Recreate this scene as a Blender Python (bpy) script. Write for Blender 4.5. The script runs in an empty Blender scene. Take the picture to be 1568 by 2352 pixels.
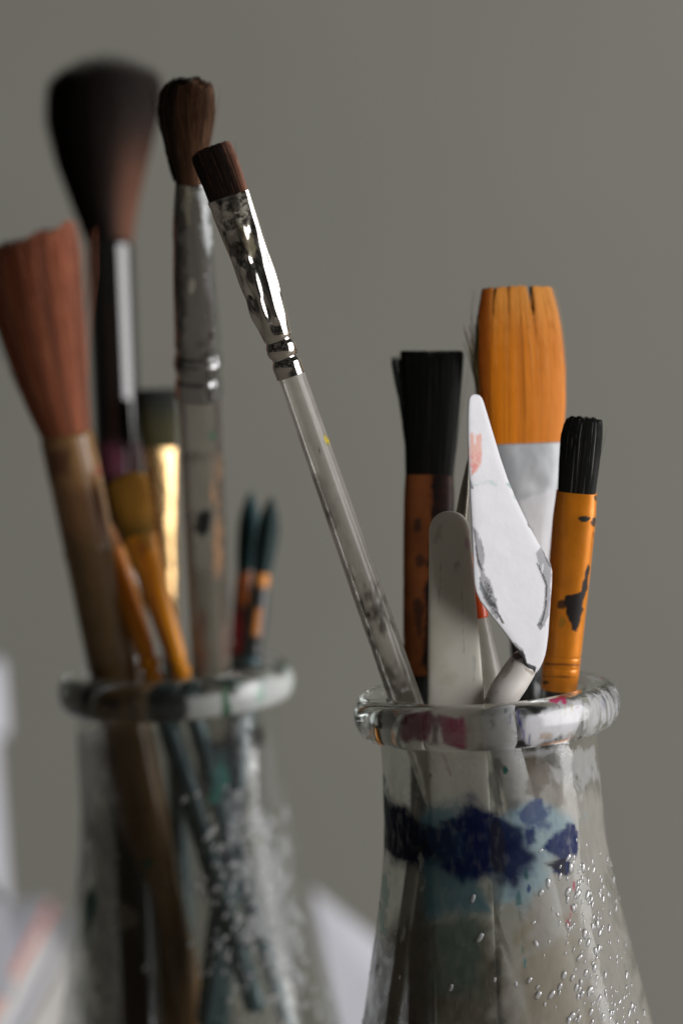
import bpy, bmesh, math, random
import numpy as np
from mathutils import Vector, Matrix

random.seed(7); RNG = np.random.default_rng(7)
SC = bpy.context.scene
COL = SC.collection
MM = 0.001                                   # everything below is measured in millimetres

# ------------------------------------------------------------------ camera
FPX = 6400.0                                 # focal length in pixels of a 1568 x 2352 picture
PITCH, ROLL = math.radians(5.0), math.radians(3.7)
CAM = np.array([0.0, -500.0, 0.0])
FWD = np.array([0, math.cos(PITCH), -math.sin(PITCH)])
UP0 = np.array([0, math.sin(PITCH), math.cos(PITCH)])
RT0 = np.array([1.0, 0, 0])
RIGHT = RT0 * math.cos(ROLL) - UP0 * math.sin(ROLL)
UPV = UP0 * math.cos(ROLL) + RT0 * math.sin(ROLL)

cam_d = bpy.data.cameras.new('camera'); cam = bpy.data.objects.new('camera', cam_d); COL.objects.link(cam)
cam_d.sensor_fit = 'VERTICAL'; cam_d.sensor_height = 36.0; cam_d.sensor_width = 24.0
cam_d.lens = FPX / 2352.0 * 36.0
cam_d.clip_start = 0.02; cam_d.clip_end = 50
m = Matrix.Identity(4)
for i in range(3):
    m[i][0] = RIGHT[i]; m[i][1] = UPV[i]; m[i][2] = -FWD[i]; m[i][3] = CAM[i] * MM
cam.matrix_world = m
cam_d.dof.use_dof = True
cam_d.dof.focus_distance = 0.4915
cam_d.dof.aperture_fstop = cam_d.lens / 15.5
SC.camera = cam

# ------------------------------------------------------------------ light and exposure
W = bpy.data.worlds.new('World'); SC.world = W; W.use_nodes = True
bg = W.node_tree.nodes['Background']
# the unlit, cluttered room around the table: dim light and dark patches
wt = W.node_tree; wtc = wt.nodes.new('ShaderNodeTexCoord'); wn = wt.nodes.new('ShaderNodeTexNoise'); wr = wt.nodes.new('ShaderNodeValToRGB')
wn.inputs['Scale'].default_value = 3.2; wn.inputs['Detail'].default_value = 3.0
wt.links.new(wtc.outputs['Generated'], wn.inputs['Vector']); wt.links.new(wn.outputs[0], wr.inputs[0]); wt.links.new(wr.outputs[0], bg.inputs[0])
wr.color_ramp.elements[0].position = .44; wr.color_ramp.elements[0].color = (.16, .14, .12, 1)
wr.color_ramp.elements[1].position = .66; wr.color_ramp.elements[1].color = (1.5, 1.42, 1.3, 1)
bg.inputs[1].default_value = 0.045

def area(name, loc, target, sx, sy, power, col):
    d = bpy.data.lights.new(name, 'AREA'); d.shape = 'RECTANGLE'; d.size = sx * MM; d.size_y = sy * MM
    d.energy = power; d.color = col
    o = bpy.data.objects.new(name, d); COL.objects.link(o); o.location = Vector(loc) * MM
    o.rotation_euler = (Vector(target) - Vector(loc)).to_track_quat('-Z', 'Y').to_euler()
    return o
area('window_light', (2400, -900, 260), (0, -60, -60), 2300, 2400, 94, (1.0, 0.985, 0.985))

SC.view_settings.view_transform = 'Standard'; SC.view_settings.look = 'None'
SC.view_settings.exposure = 0.0; SC.view_settings.gamma = 1.0
SC.render.engine = 'CYCLES'
cy = SC.cycles
cy.max_bounces = 16; cy.transparent_max_bounces = 40; cy.transmission_bounces = 14
cy.glossy_bounces = 6; cy.diffuse_bounces = 4
cy.sample_clamp_indirect = 4.0; cy.blur_glossy = 0.4
cy.use_denoising = True

# ------------------------------------------------------------------ geometry helpers
def at(px, py, depth):
    """world point (mm) seen at a picture position, at a distance measured along the floor"""
    d = FWD + RIGHT * ((px - 784) / FPX) + UPV * ((1176 - py) / FPX)
    return CAM + d * (depth / d[1])
def at_z(px, py, z):
    d = FWD + RIGHT * ((px - 784) / FPX) + UPV * ((1176 - py) / FPX)
    return CAM + d * ((z - CAM[2]) / d[2])
def project(P):
    q = np.asarray(P) - CAM
    z = q @ FWD
    return 784 + FPX * (q @ RIGHT) / z, 1176 - FPX * (q @ UPV) / z
def unit(v): return v / np.linalg.norm(v)

def vnoise(p, seed=0):
    p = np.asarray(p, float); i = np.floor(p).astype(np.int64); f = p - i
    f = f * f * (3 - 2 * f)
    def h(x, y, z):
        n = (x * 374761393 + y * 668265263 + z * 2147483647 + seed * 1013904223) & 0xFFFFFFFF
        n = ((n ^ (n >> 13)) * 1274126177) & 0xFFFFFFFF
        n = n ^ (n >> 16)
        return (n & 0xFFFF) / 65535.0
    x, y, z = i[..., 0], i[..., 1], i[..., 2]; fx, fy, fz = f[..., 0], f[..., 1], f[..., 2]
    def l(a, b, t): return a + (b - a) * t
    c0 = l(l(h(x, y, z), h(x+1, y, z), fx), l(h(x, y+1, z), h(x+1, y+1, z), fx), fy)
    c1 = l(l(h(x, y, z+1), h(x+1, y, z+1), fx), l(h(x, y+1, z+1), h(x+1, y+1, z+1), fx), fy)
    return l(c0, c1, fz)
ROTN = np.array(Matrix.Rotation(.9, 3, 'X') @ Matrix.Rotation(.7, 3, 'Y') @ Matrix.Rotation(1.1, 3, 'Z'))
def fbm(p, scale, seed=0, octs=4):
    p = np.asarray(p) * scale @ ROTN + seed * 3.7; s = 0; a = 0.5; t = 0
    w = np.stack([vnoise(p * .9 + 11.3, seed + 5), vnoise(p * .9 + 47.1, seed + 6), vnoise(p * .9 + 83.9, seed + 7)], -1) - .5
    p = p + w * 1.3
    for k in range(octs):
        s = s + a * vnoise(p, seed + k * 17); t += a; a *= 0.55; p = (p * 2.03) @ ROTN + 7.7
    return s / t
def sstep(a, b, x):
    t = np.clip((x - a) / (b - a), 0, 1); return t * t * (3 - 2 * t)

class Mesh:
    def __init__(s): s.v = []; s.f = []; s.n = 0; s.mi = []; s.paint = []; s.col = []
    def add(s, v, f, mi=0, paint=None, col=None):
        v = np.asarray(v, float)
        s.v.append(v)
        f = np.asarray(f) if not isinstance(f, list) else f
        if isinstance(f, np.ndarray): s.f.extend((f + s.n).tolist())
        else: s.f.extend([[i + s.n for i in q] for q in f])
        s.mi.extend([mi] * len(f))
        s.paint.append(np.zeros((len(v), 4)) if paint is None else paint)
        s.col.append(np.tile([1, 1, 1, 1.0], (len(v), 1)) if col is None else col)
        s.n += len(v); return s

def obj(name, M, mats, parent=None, flat=False, hascol=False, haspaint=False, origin=None):
    v = np.concatenate(M.v)
    off = np.array(parent['_o']) if parent is not None else (np.zeros(3) if origin is None else np.asarray(origin))
    me = bpy.data.meshes.new(name)
    me.from_pydata(((v - off) * MM).tolist(), [], M.f); me.update()
    if not isinstance(mats, (list, tuple)): mats = [mats]
    for q in mats: me.materials.append(q)
    if len(mats) > 1: me.polygons.foreach_set('material_index', M.mi)
    me.polygons.foreach_set('use_smooth', [not flat] * len(me.polygons))
    for nm, arr, use in (('paint', M.paint, haspaint), ('col', M.col, hascol)):
        if use:
            a = me.attributes.new(nm, 'FLOAT_COLOR', 'POINT')
            a.data.foreach_set('color', np.concatenate(arr).astype(np.float32).ravel())
    if getattr(M, 'nrm', None) is not None:
        nn = M.nrm / np.maximum(np.linalg.norm(M.nrm, axis=1, keepdims=True), 1e-9)
        me.normals_split_custom_set_from_vertices(nn.tolist())
    o = bpy.data.objects.new(name, me); COL.objects.link(o)
    if parent is not None:
        o.parent = parent
    else: o.location = Vector(off) * MM
    o['_o'] = [float(x) for x in off]
    return o
def thing(name, label, cat, loc, group=None):
    o = bpy.data.objects.new(name, None); COL.objects.link(o)
    o.empty_display_size = 0.01
    o.location = Vector(loc) * MM; o['_o'] = [float(x) for x in loc]
    o['label'] = label; o['category'] = cat
    if group: o['group'] = group
    return o
def tag(o, label, cat, group=None):
    o['label'] = label; o['category'] = cat
    if group: o['group'] = group
    return o

def section(e, n):
    """n points of a unit superellipse spaced evenly along its length"""
    th = np.linspace(0, 2 * np.pi, 2401)
    c, s = np.cos(th), np.sin(th)
    x = np.sign(c) * np.abs(c) ** (2 / e); y = np.sign(s) * np.abs(s) ** (2 / e)
    L = np.concatenate([[0], np.cumsum(np.hypot(np.diff(x), np.diff(y)))])
    k = np.linspace(0, L[-1], n + 1)[:-1]
    return np.interp(k, L, x), np.interp(k, L, y)
def tube_faces(nr, ns, cap0=True, cap1=True):
    i = np.arange(nr - 1)[:, None] * ns; j = np.arange(ns)[None, :]; j2 = (j + 1) % ns
    q = np.stack([i + j, i + j2, i + ns + j2, i + ns + j], -1).reshape(-1, 4)
    f = q.tolist()
    if cap0: f.append(list(range(ns))[::-1])
    if cap1: f.append([(nr - 1) * ns + k for k in range(ns)])
    return f

class Frame:
    """a straight tool: p0 lower and p1 upper end as (px, py, depth); yaw turns its flat face"""
    def __init__(s, p0, p1, yaw=0):
        s.P0, s.P1 = at(*p0), at(*p1); s.L = np.linalg.norm(s.P1 - s.P0)
        s.d0, s.d1 = p0[2], p1[2]
        s.A = (s.P1 - s.P0) / s.L
        w = RIGHT - s.A * (RIGHT @ s.A); w = unit(w); t = np.cross(w, s.A)   # t points at the camera
        if t @ FWD > 0: t = -t
        c, q = math.cos(math.radians(yaw)), math.sin(math.radians(yaw))
        s.W = w * c + t * q; s.T = t * c - w * q                            # yaw > 0: face turns left, right edge nearer
    def P(s, f): return s.P0 + np.multiply.outer(np.asarray(f, float) * s.L, s.A)
    def mm(s, f): return (s.d0 + (s.d1 - s.d0) * np.asarray(f, float)) / FPX * 1.003
    def loft(s, st, nr=60, ns=32, e=2.0, disp=None, cap=(True, True), smooth=True):
        """st rows: (frac, half width px, half depth px, sideways px)"""
        st = np.array([list(r) + [0] * (4 - len(r)) for r in st], float)
        o = np.argsort(st[:, 0]); st = st[o]
        f = np.unique(np.concatenate([np.linspace(st[0, 0], st[-1, 0], nr), st[:, 0]]))
        w, t, c = (np.interp(f, st[:, 0], st[:, k]) for k in (1, 2, 3))
        k = s.mm(f); w, t, c = w * k, t * k, c * k
        x, y = section(e, ns)
        C = s.P(f) + np.multiply.outer(c, s.W)
        th = np.arctan2(y, x)
        X = w[:, None] * x[None]; Y = t[:, None] * y[None]
        if disp is not None:
            d = disp(f[:, None] + 0 * x[None], th[None] + 0 * f[:, None])
            X = X + d * np.cos(th)[None]; Y = Y + d * np.sin(th)[None]
        V = C[:, None, :] + X[..., None] * s.W + Y[..., None] * s.T
        V = V.reshape(-1, 3); F_ = tube_faces(len(f), ns, *cap)
        if np.cross(s.W, s.T) @ s.A < 0: F_ = [q[::-1] for q in F_]
        return V, F_

def polytube(pts, rad, nseg=24, sub=8, flat=1.0, wdir=None):
    """rounded rod along a bent line"""
    pts = np.array(pts, float); rad = np.array(rad, float)
    n = len(pts); tt = np.linspace(0, n - 1, (n - 1) * sub + 1)
    def cr(a, t):
        i = min(int(t), n - 2); u = t - i
        p = [a[max(i - 1, 0)], a[i], a[i + 1], a[min(i + 2, n - 1)]]
        return 0.5 * ((2 * p[1]) + (-p[0] + p[2]) * u + (2*p[0] - 5*p[1] + 4*p[2] - p[3]) * u*u + (-p[0] + 3*p[1] - 3*p[2] + p[3]) * u**3)
    C = np.array([cr(pts, t) for t in tt]); R = np.array([cr(rad, t) for t in tt])
    V = []
    for i in range(len(C)):
        a = unit(C[min(i + 1, len(C) - 1)] - C[max(i - 1, 0)])
        w = RIGHT if wdir is None else wdir
        w = unit(w - a * (w @ a)); t = np.cross(w, a)
        th = np.linspace(0, 2 * np.pi, nseg, endpoint=False)
        V.append(C[i] + R[i] * (np.cos(th)[:, None] * w + flat * np.sin(th)[:, None] * t))
    return np.concatenate(V), tube_faces(len(C), nseg)

def lathe(profile, centre, ns=256):
    pr = np.array(profile, float); th = np.linspace(0, 2 * np.pi, ns, endpoint=False)
    V = np.stack([pr[:, 0][:, None] * np.cos(th), pr[:, 0][:, None] * np.sin(th), pr[:, 1][:, None] + 0 * th], -1)
    return (V + np.asarray(centre)).reshape(-1, 3), tube_faces(len(pr), ns, False, False)
def resample(profile, n):
    p = np.array(profile, float); L = np.concatenate([[0], np.cumsum(np.hypot(*np.diff(p, axis=0).T))])
    k = np.linspace(0, L[-1], n)
    q = np.stack([np.interp(k, L, p[:, 0]), np.interp(k, L, p[:, 1])], -1)
    return q
def box(M, c, ax, ay, az, mi=0):
    c = np.asarray(c, float); v = []
    for z in (-1, 1):
        for x, y in ((-1, -1), (1, -1), (1, 1), (-1, 1)): v.append(c + x * ax + y * ay + z * az)
    return M.add(v, [[0, 3, 2, 1], [4, 5, 6, 7], [0, 1, 5, 4], [1, 2, 6, 5], [2, 3, 7, 6], [3, 0, 4, 7]], mi)

# stains, chips and some painted light and shade: outlines located on the photograph, carried by the surface itself
def polydist(P, poly):
    poly = np.array(poly, float); n = len(poly)
    d = np.full(len(P), 1e9); ins = np.zeros(len(P), bool)
    for i in range(n):
        a, b = poly[i], poly[(i + 1) % n]; e = b - a; q = P - a
        t = np.clip((q @ e) / (e @ e + 1e-9), 0, 1)
        d = np.minimum(d, np.linalg.norm(q - t[:, None] * e, axis=1))
        c = ((a[1] <= P[:, 1]) & (b[1] > P[:, 1])) | ((b[1] <= P[:, 1]) & (a[1] > P[:, 1]))
        x = a[0] + (P[:, 1] - a[1]) * e[0] / (e[1] if abs(e[1]) > 1e-9 else 1e-9)
        ins ^= c & (P[:, 0] < x)
    return np.where(ins, -d, d)
def spot(x, y, rx, ry=None, rot=0, n=10):
    ry = ry or rx; r = math.radians(rot)
    return [(x + rx * math.cos(a) * math.cos(r) - ry * math.sin(a) * math.sin(r),
             y + rx * math.cos(a) * math.sin(r) + ry * math.sin(a) * math.cos(r)) for a in np.linspace(0, 2 * np.pi, n, endpoint=False)]
def stains(V, N, lst, base=None, both=False):
    """lst rows: (outline, colour, opacity, softness px, ragged px, noise size mm, streak)"""
    out = np.zeros((len(V), 4)) if base is None else base.copy()
    px, py = project(V); P = np.stack([px, py], -1)
    front = np.ones(len(V), bool) if both else (np.einsum('ij,ij->i', N, CAM - V) > 0)
    for k, row in enumerate(lst):
        poly, c, a, soft, rag, ns = row[:6]; streak = row[6] if len(row) > 6 else 0
        q = np.array(poly); mg = soft + rag + 5
        sel = front & (px > q[:, 0].min() - mg) & (px < q[:, 0].max() + mg) & (py > q[:, 1].min() - mg) & (py < q[:, 1].max() + mg)
        if not sel.any(): continue
        S = V[sel]
        nz = fbm(S, 1.0 / ns, 31 + k) - 0.5
        d = polydist(P[sel], poly) + nz * 3.4 * rag + rag * .2
        al = a * (1 - sstep(-soft, soft, d))
        if streak:
            sv = fbm(S * np.array([1, 1, 0.12]) if streak > 0 else S, 1.0 / abs(streak), 77 + k, 3)
            al = al * sstep(0.33, 0.62, sv)
        al = al * (0.82 + 0.36 * (fbm(S, 2.4 / ns, 5 + k) - 0.0)) if soft > 2 else al
        al = np.clip(al, 0, 1)
        o = out[sel]; na = al + o[:, 3] * (1 - al)
        rgb = (np.array(c)[None] * al[:, None] + o[:, :3] * (o[:, 3] * (1 - al))[:, None]) / np.maximum(na, 1e-6)[:, None]
        out[sel] = np.concatenate([rgb, na[:, None]], 1)
    return out
def vnormals(V, F):
    N = np.zeros_like(V)
    q = np.array([f[:4] for f in F if len(f) >= 4])
    n = np.cross(V[q[:, 1]] - V[q[:, 0]], V[q[:, 2]] - V[q[:, 0]])
    for k in range(4): np.add.at(N, q[:, k], n)
    return N / np.maximum(np.linalg.norm(N, axis=1), 1e-12)[:, None]
def outward(V, F, axis_pts=None):
    N = vnormals(V, F); return N

# ------------------------------------------------------------------ materials
def nodes(name):
    m = bpy.data.materials.new(name); m.use_nodes = True
    nt = m.node_tree; nt.nodes.clear()
    out = nt.nodes.new('ShaderNodeOutputMaterial')
    return m, nt, nt.nodes, nt.links, out
def setp(b, **k):
    names = dict(base='Base Color', rough='Roughness', metal='Metallic', spec='Specular IOR Level', trans='Transmission Weight',
                 ior='IOR', coat='Coat Weight', coatr='Coat Roughness', sss='Subsurface Weight', sheen='Sheen Weight')
    for a, v in k.items():
        b.inputs[names[a]].default_value = (*v, 1) if a == 'base' else v
def mat(name, base=(.5, .5, .5), rough=.5, metal=0, spec=.5, trans=0, ior=1.45, coat=0, var=.0, vs=400, stretch=None,
        bump=0, bs=800, paint=False, vcol=False, prough=.5, rvar=0, dark=None, dmask=None, sss=0):
    m, nt, N, L, out = nodes(name)
    b = N.new('ShaderNodeBsdfPrincipled'); setp(b, base=base, rough=rough, metal=metal, spec=spec, trans=trans, ior=ior, coat=coat, sss=sss)
    if sss: b.inputs['Subsurface Radius'].default_value = (.002, .0015, .001); b.inputs['Subsurface Scale'].default_value = 1
    tc = N.new('ShaderNodeTexCoord'); mp = N.new('ShaderNodeMapping'); L.new(tc.outputs['Object'], mp.inputs[0])
    if stretch: mp.inputs['Scale'].default_value = stretch
    src = None
    if vcol:
        at_ = N.new('ShaderNodeAttribute'); at_.attribute_name = 'col'; src = at_.outputs['Color']
    if var:
        nz = N.new('ShaderNodeTexNoise'); nz.inputs['Scale'].default_value = vs; nz.inputs['Detail'].default_value = 5
        L.new(mp.outputs[0], nz.inputs['Vector'])
        mr = N.new('ShaderNodeMapRange'); mr.inputs[1].default_value = .25; mr.inputs[2].default_value = .75
        mr.inputs[3].default_value = 1 - var; mr.inputs[4].default_value = 1 + var; L.new(nz.outputs[0], mr.inputs[0])
        mx = N.new('ShaderNodeMix'); mx.data_type = 'RGBA'; mx.blend_type = 'MULTIPLY'; mx.inputs[0].default_value = 1
        if src is not None: L.new(src, mx.inputs[6])
        else: mx.inputs[6].default_value = (*base, 1)
        L.new(mr.outputs[0], mx.inputs[7]); src = mx.outputs[2]
    if dark:
        nz = N.new('ShaderNodeTexNoise'); nz.inputs['Scale'].default_value = dmask[0]; nz.inputs['Detail'].default_value = 6; nz.inputs['Roughness'].default_value = .62
        L.new(mp.outputs[0], nz.inputs['Vector'])
        mr = N.new('ShaderNodeMapRange'); mr.inputs[1].default_value = dmask[1]; mr.inputs[2].default_value = dmask[2]; L.new(nz.outputs[0], mr.inputs[0])
        mx = N.new('ShaderNodeMix'); mx.data_type = 'RGBA'; L.new(mr.outputs[0], mx.inputs[0])
        if src is not None: L.new(src, mx.inputs[6])
        else: mx.inputs[6].default_value = (*base, 1)
        mx.inputs[7].default_value = (*dark, 1); src = mx.outputs[2]
        rr = N.new('ShaderNodeMapRange'); rr.inputs[3].default_value = rough; rr.inputs[4].default_value = max(rough, .6)
        L.new(mr.outputs[0], rr.inputs[0]); L.new(rr.outputs[0], b.inputs['Roughness'])
        if metal:
            r2 = N.new('ShaderNodeMapRange'); r2.inputs[3].default_value = metal; r2.inputs[4].default_value = 0
            L.new(mr.outputs[0], r2.inputs[0]); L.new(r2.outputs[0], b.inputs['Metallic'])
    if src is not None: L.new(src, b.inputs['Base Color'])
    if rvar:
        nz = N.new('ShaderNodeTexNoise'); nz.inputs['Scale'].default_value = 350; nz.inputs['Detail'].default_value = 4; L.new(mp.outputs[0], nz.inputs['Vector'])
        mr = N.new('ShaderNodeMapRange'); mr.inputs[1].default_value = .35; mr.inputs[2].default_value = .7
        mr.inputs[3].default_value = rough; mr.inputs[4].default_value = rough + rvar; L.new(nz.outputs[0], mr.inputs[0]); L.new(mr.outputs[0], b.inputs['Roughness'])
    if bump:
        nz = N.new('ShaderNodeTexNoise'); nz.inputs['Scale'].default_value = bs; nz.inputs['Detail'].default_value = 4; L.new(mp.outputs[0], nz.inputs['Vector'])
        bp = N.new('ShaderNodeBump'); bp.inputs['Strength'].default_value = bump; bp.inputs['Distance'].default_value = .0004
        L.new(nz.outputs[0], bp.inputs['Height']); L.new(bp.outputs[0], b.inputs['Normal'])
    sh = b.outputs[0]
    if paint:
        pa = N.new('ShaderNodeAttribute'); pa.attribute_name = 'paint'
        p = N.new('ShaderNodeBsdfPrincipled'); setp(p, rough=prough, spec=.35); L.new(pa.outputs['Color'], p.inputs['Base Color'])
        ms = N.new('ShaderNodeMixShader'); L.new(pa.outputs['Alpha'], ms.inputs[0]); L.new(sh, ms.inputs[1]); L.new(p.outputs[0], ms.inputs[2]); sh = ms.outputs[0]
    L.new(sh, out.inputs[0]); return m

def glass_wall(name, film=(.42, .41, .38), famt=(.10, .34), fscale=160, seed=0.0, tint=(.95, .965, .955), rgh=.07, refl=.13, streak=(1, 1, .45)):
    """thin blown glass: clear with reflections, a dried film on it and paint stains"""
    m, nt, N, L, out = nodes(name)
    tc = N.new('ShaderNodeTexCoord'); mp = N.new('ShaderNodeMapping'); L.new(tc.outputs['Object'], mp.inputs[0])
    mp.inputs['Scale'].default_value = streak; mp.inputs['Location'].default_value = (seed, seed * .7, seed * .3)
    nb = N.new('ShaderNodeTexNoise'); nb.inputs['Scale'].default_value = 180; nb.inputs['Detail'].default_value = 3; L.new(tc.outputs['Object'], nb.inputs['Vector'])
    bp = N.new('ShaderNodeBump'); bp.inputs['Strength'].default_value = .35; bp.inputs['Distance'].default_value = .0006; L.new(nb.outputs[0], bp.inputs['Height'])
    tr = N.new('ShaderNodeBsdfTransparent'); tr.inputs[0].default_value = (*tint, 1)
    gl = N.new('ShaderNodeBsdfGlossy'); gl.inputs['Roughness'].default_value = rgh; L.new(bp.outputs[0], gl.inputs['Normal'])
    fr0 = N.new('ShaderNodeFresnel'); fr0.inputs[0].default_value = 1.48; L.new(bp.outputs[0], fr0.inputs[1])
    fr = N.new('ShaderNodeMath'); fr.operation = 'MULTIPLY'; fr.inputs[1].default_value = refl; L.new(fr0.outputs[0], fr.inputs[0])
    ms = N.new('ShaderNodeMixShader'); L.new(fr.outputs[0], ms.inputs[0]); L.new(tr.outputs[0], ms.inputs[1]); L.new(gl.outputs[0], ms.inputs[2])
    nz = N.new('ShaderNodeTexNoise'); nz.inputs['Scale'].default_value = fscale; nz.inputs['Detail'].default_value = 7; nz.inputs['Roughness'].default_value = .65; nz.inputs['Distortion'].default_value = .6
    L.new(mp.outputs[0], nz.inputs['Vector'])
    mr = N.new('ShaderNodeMapRange'); mr.inputs[1].default_value = .36; mr.inputs[2].default_value = .70; mr.inputs[3].default_value = famt[0]; mr.inputs[4].default_value = famt[1]
    L.new(nz.outputs[0], mr.inputs[0])
    df = N.new('ShaderNodeBsdfDiffuse'); df.inputs[0].default_value = (*film, 1)
    tl = N.new('ShaderNodeBsdfTranslucent'); tl.inputs[0].default_value = (*film, 1)
    mf = N.new('ShaderNodeMixShader'); mf.inputs[0].default_value = .4; L.new(df.outputs[0], mf.inputs[1]); L.new(tl.outputs[0], mf.inputs[2])
    m2 = N.new('ShaderNodeMixShader'); L.new(mr.outputs[0], m2.inputs[0]); L.new(ms.outputs[0], m2.inputs[1]); L.new(mf.outputs[0], m2.inputs[2])
    pa = N.new('ShaderNodeAttribute'); pa.attribute_name = 'paint'
    n3 = N.new('ShaderNodeTexNoise'); n3.inputs['Scale'].default_value = 900; n3.inputs['Detail'].default_value = 5; L.new(mp.outputs[0], n3.inputs['Vector'])
    r3 = N.new('ShaderNodeMapRange'); r3.inputs[1].default_value = .3; r3.inputs[2].default_value = .6; r3.inputs[3].default_value = .88; r3.inputs[4].default_value = 1.08; L.new(n3.outputs[0], r3.inputs[0])
    mu = N.new('ShaderNodeMath'); mu.operation = 'MULTIPLY'; mu.use_clamp = True; L.new(pa.outputs['Alpha'], mu.inputs[0]); L.new(r3.outputs[0], mu.inputs[1])
    pd = N.new('ShaderNodeBsdfPrincipled'); setp(pd, rough=.4, spec=.18); L.new(pa.outputs['Color'], pd.inputs['Base Color'])
    pt = N.new('ShaderNodeBsdfTranslucent'); L.new(pa.outputs['Color'], pt.inputs[0])
    pm = N.new('ShaderNodeMixShader'); pm.inputs[0].default_value = .45; L.new(pd.outputs[0], pm.inputs[1]); L.new(pt.outputs[0], pm.inputs[2])
    m3 = N.new('ShaderNodeMixShader'); L.new(mu.outputs[0], m3.inputs[0]); L.new(m2.outputs[0], m3.inputs[1]); L.new(pm.outputs[0], m3.inputs[2])
    L.new(m3.outputs[0], out.inputs[0]); return m

def solid_glass(name, tint=(.97, .98, .975), rough=.02):
    m, nt, N, L, out = nodes(name)
    tc = N.new('ShaderNodeTexCoord')
    nb = N.new('ShaderNodeTexNoise'); nb.inputs['Scale'].default_value = 70; nb.inputs['Detail'].default_value = 1; L.new(tc.outputs['Object'], nb.inputs['Vector'])
    bp = N.new('ShaderNodeBump'); bp.inputs['Strength'].default_value = .15; bp.inputs['Distance'].default_value = .0008; L.new(nb.outputs[0], bp.inputs['Height'])
    g = N.new('ShaderNodeBsdfGlass'); g.inputs['Color'].default_value = (*tint, 1); g.inputs['Roughness'].default_value = rough; g.inputs['IOR'].default_value = 1.48
    L.new(bp.outputs[0], g.inputs['Normal'])
    pa = N.new('ShaderNodeAttribute'); pa.attribute_name = 'paint'
    p = N.new('ShaderNodeBsdfPrincipled'); setp(p, rough=.22, spec=.5, coat=.3); L.new(pa.outputs['Color'], p.inputs['Base Color'])
    ms = N.new('ShaderNodeMixShader'); L.new(pa.outputs['Alpha'], ms.inputs[0]); L.new(g.outputs[0], ms.inputs[1]); L.new(p.outputs[0], ms.inputs[2])
    L.new(ms.outputs[0], out.inputs[0]); return m

def bead_mat():
    m, nt, N, L, out = nodes('glass bead')
    tr = N.new('ShaderNodeBsdfTransparent'); tr.inputs[0].default_value = (.94, .95, .95, 1)
    gl = N.new('ShaderNodeBsdfGlossy'); gl.inputs['Roughness'].default_value = .2
    df = N.new('ShaderNodeBsdfDiffuse'); df.inputs[0].default_value = (.75, .76, .78, 1)
    fr = N.new('ShaderNodeFresnel'); fr.inputs[0].default_value = 1.5
    m0 = N.new('ShaderNodeMixShader'); m0.inputs[0].default_value = .5; L.new(tr.outputs[0], m0.inputs[1]); L.new(df.outputs[0], m0.inputs[2])
    hm = N.new('ShaderNodeMath'); hm.operation = 'MULTIPLY'; hm.inputs[1].default_value = .55; L.new(fr.outputs[0], hm.inputs[0])
    ms = N.new('ShaderNodeMixShader'); L.new(hm.outputs[0], ms.inputs[0]); L.new(m0.outputs[0], ms.inputs[1]); L.new(gl.outputs[0], ms.inputs[2])
    L.new(ms.outputs[0], out.inputs[0]); return m

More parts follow.
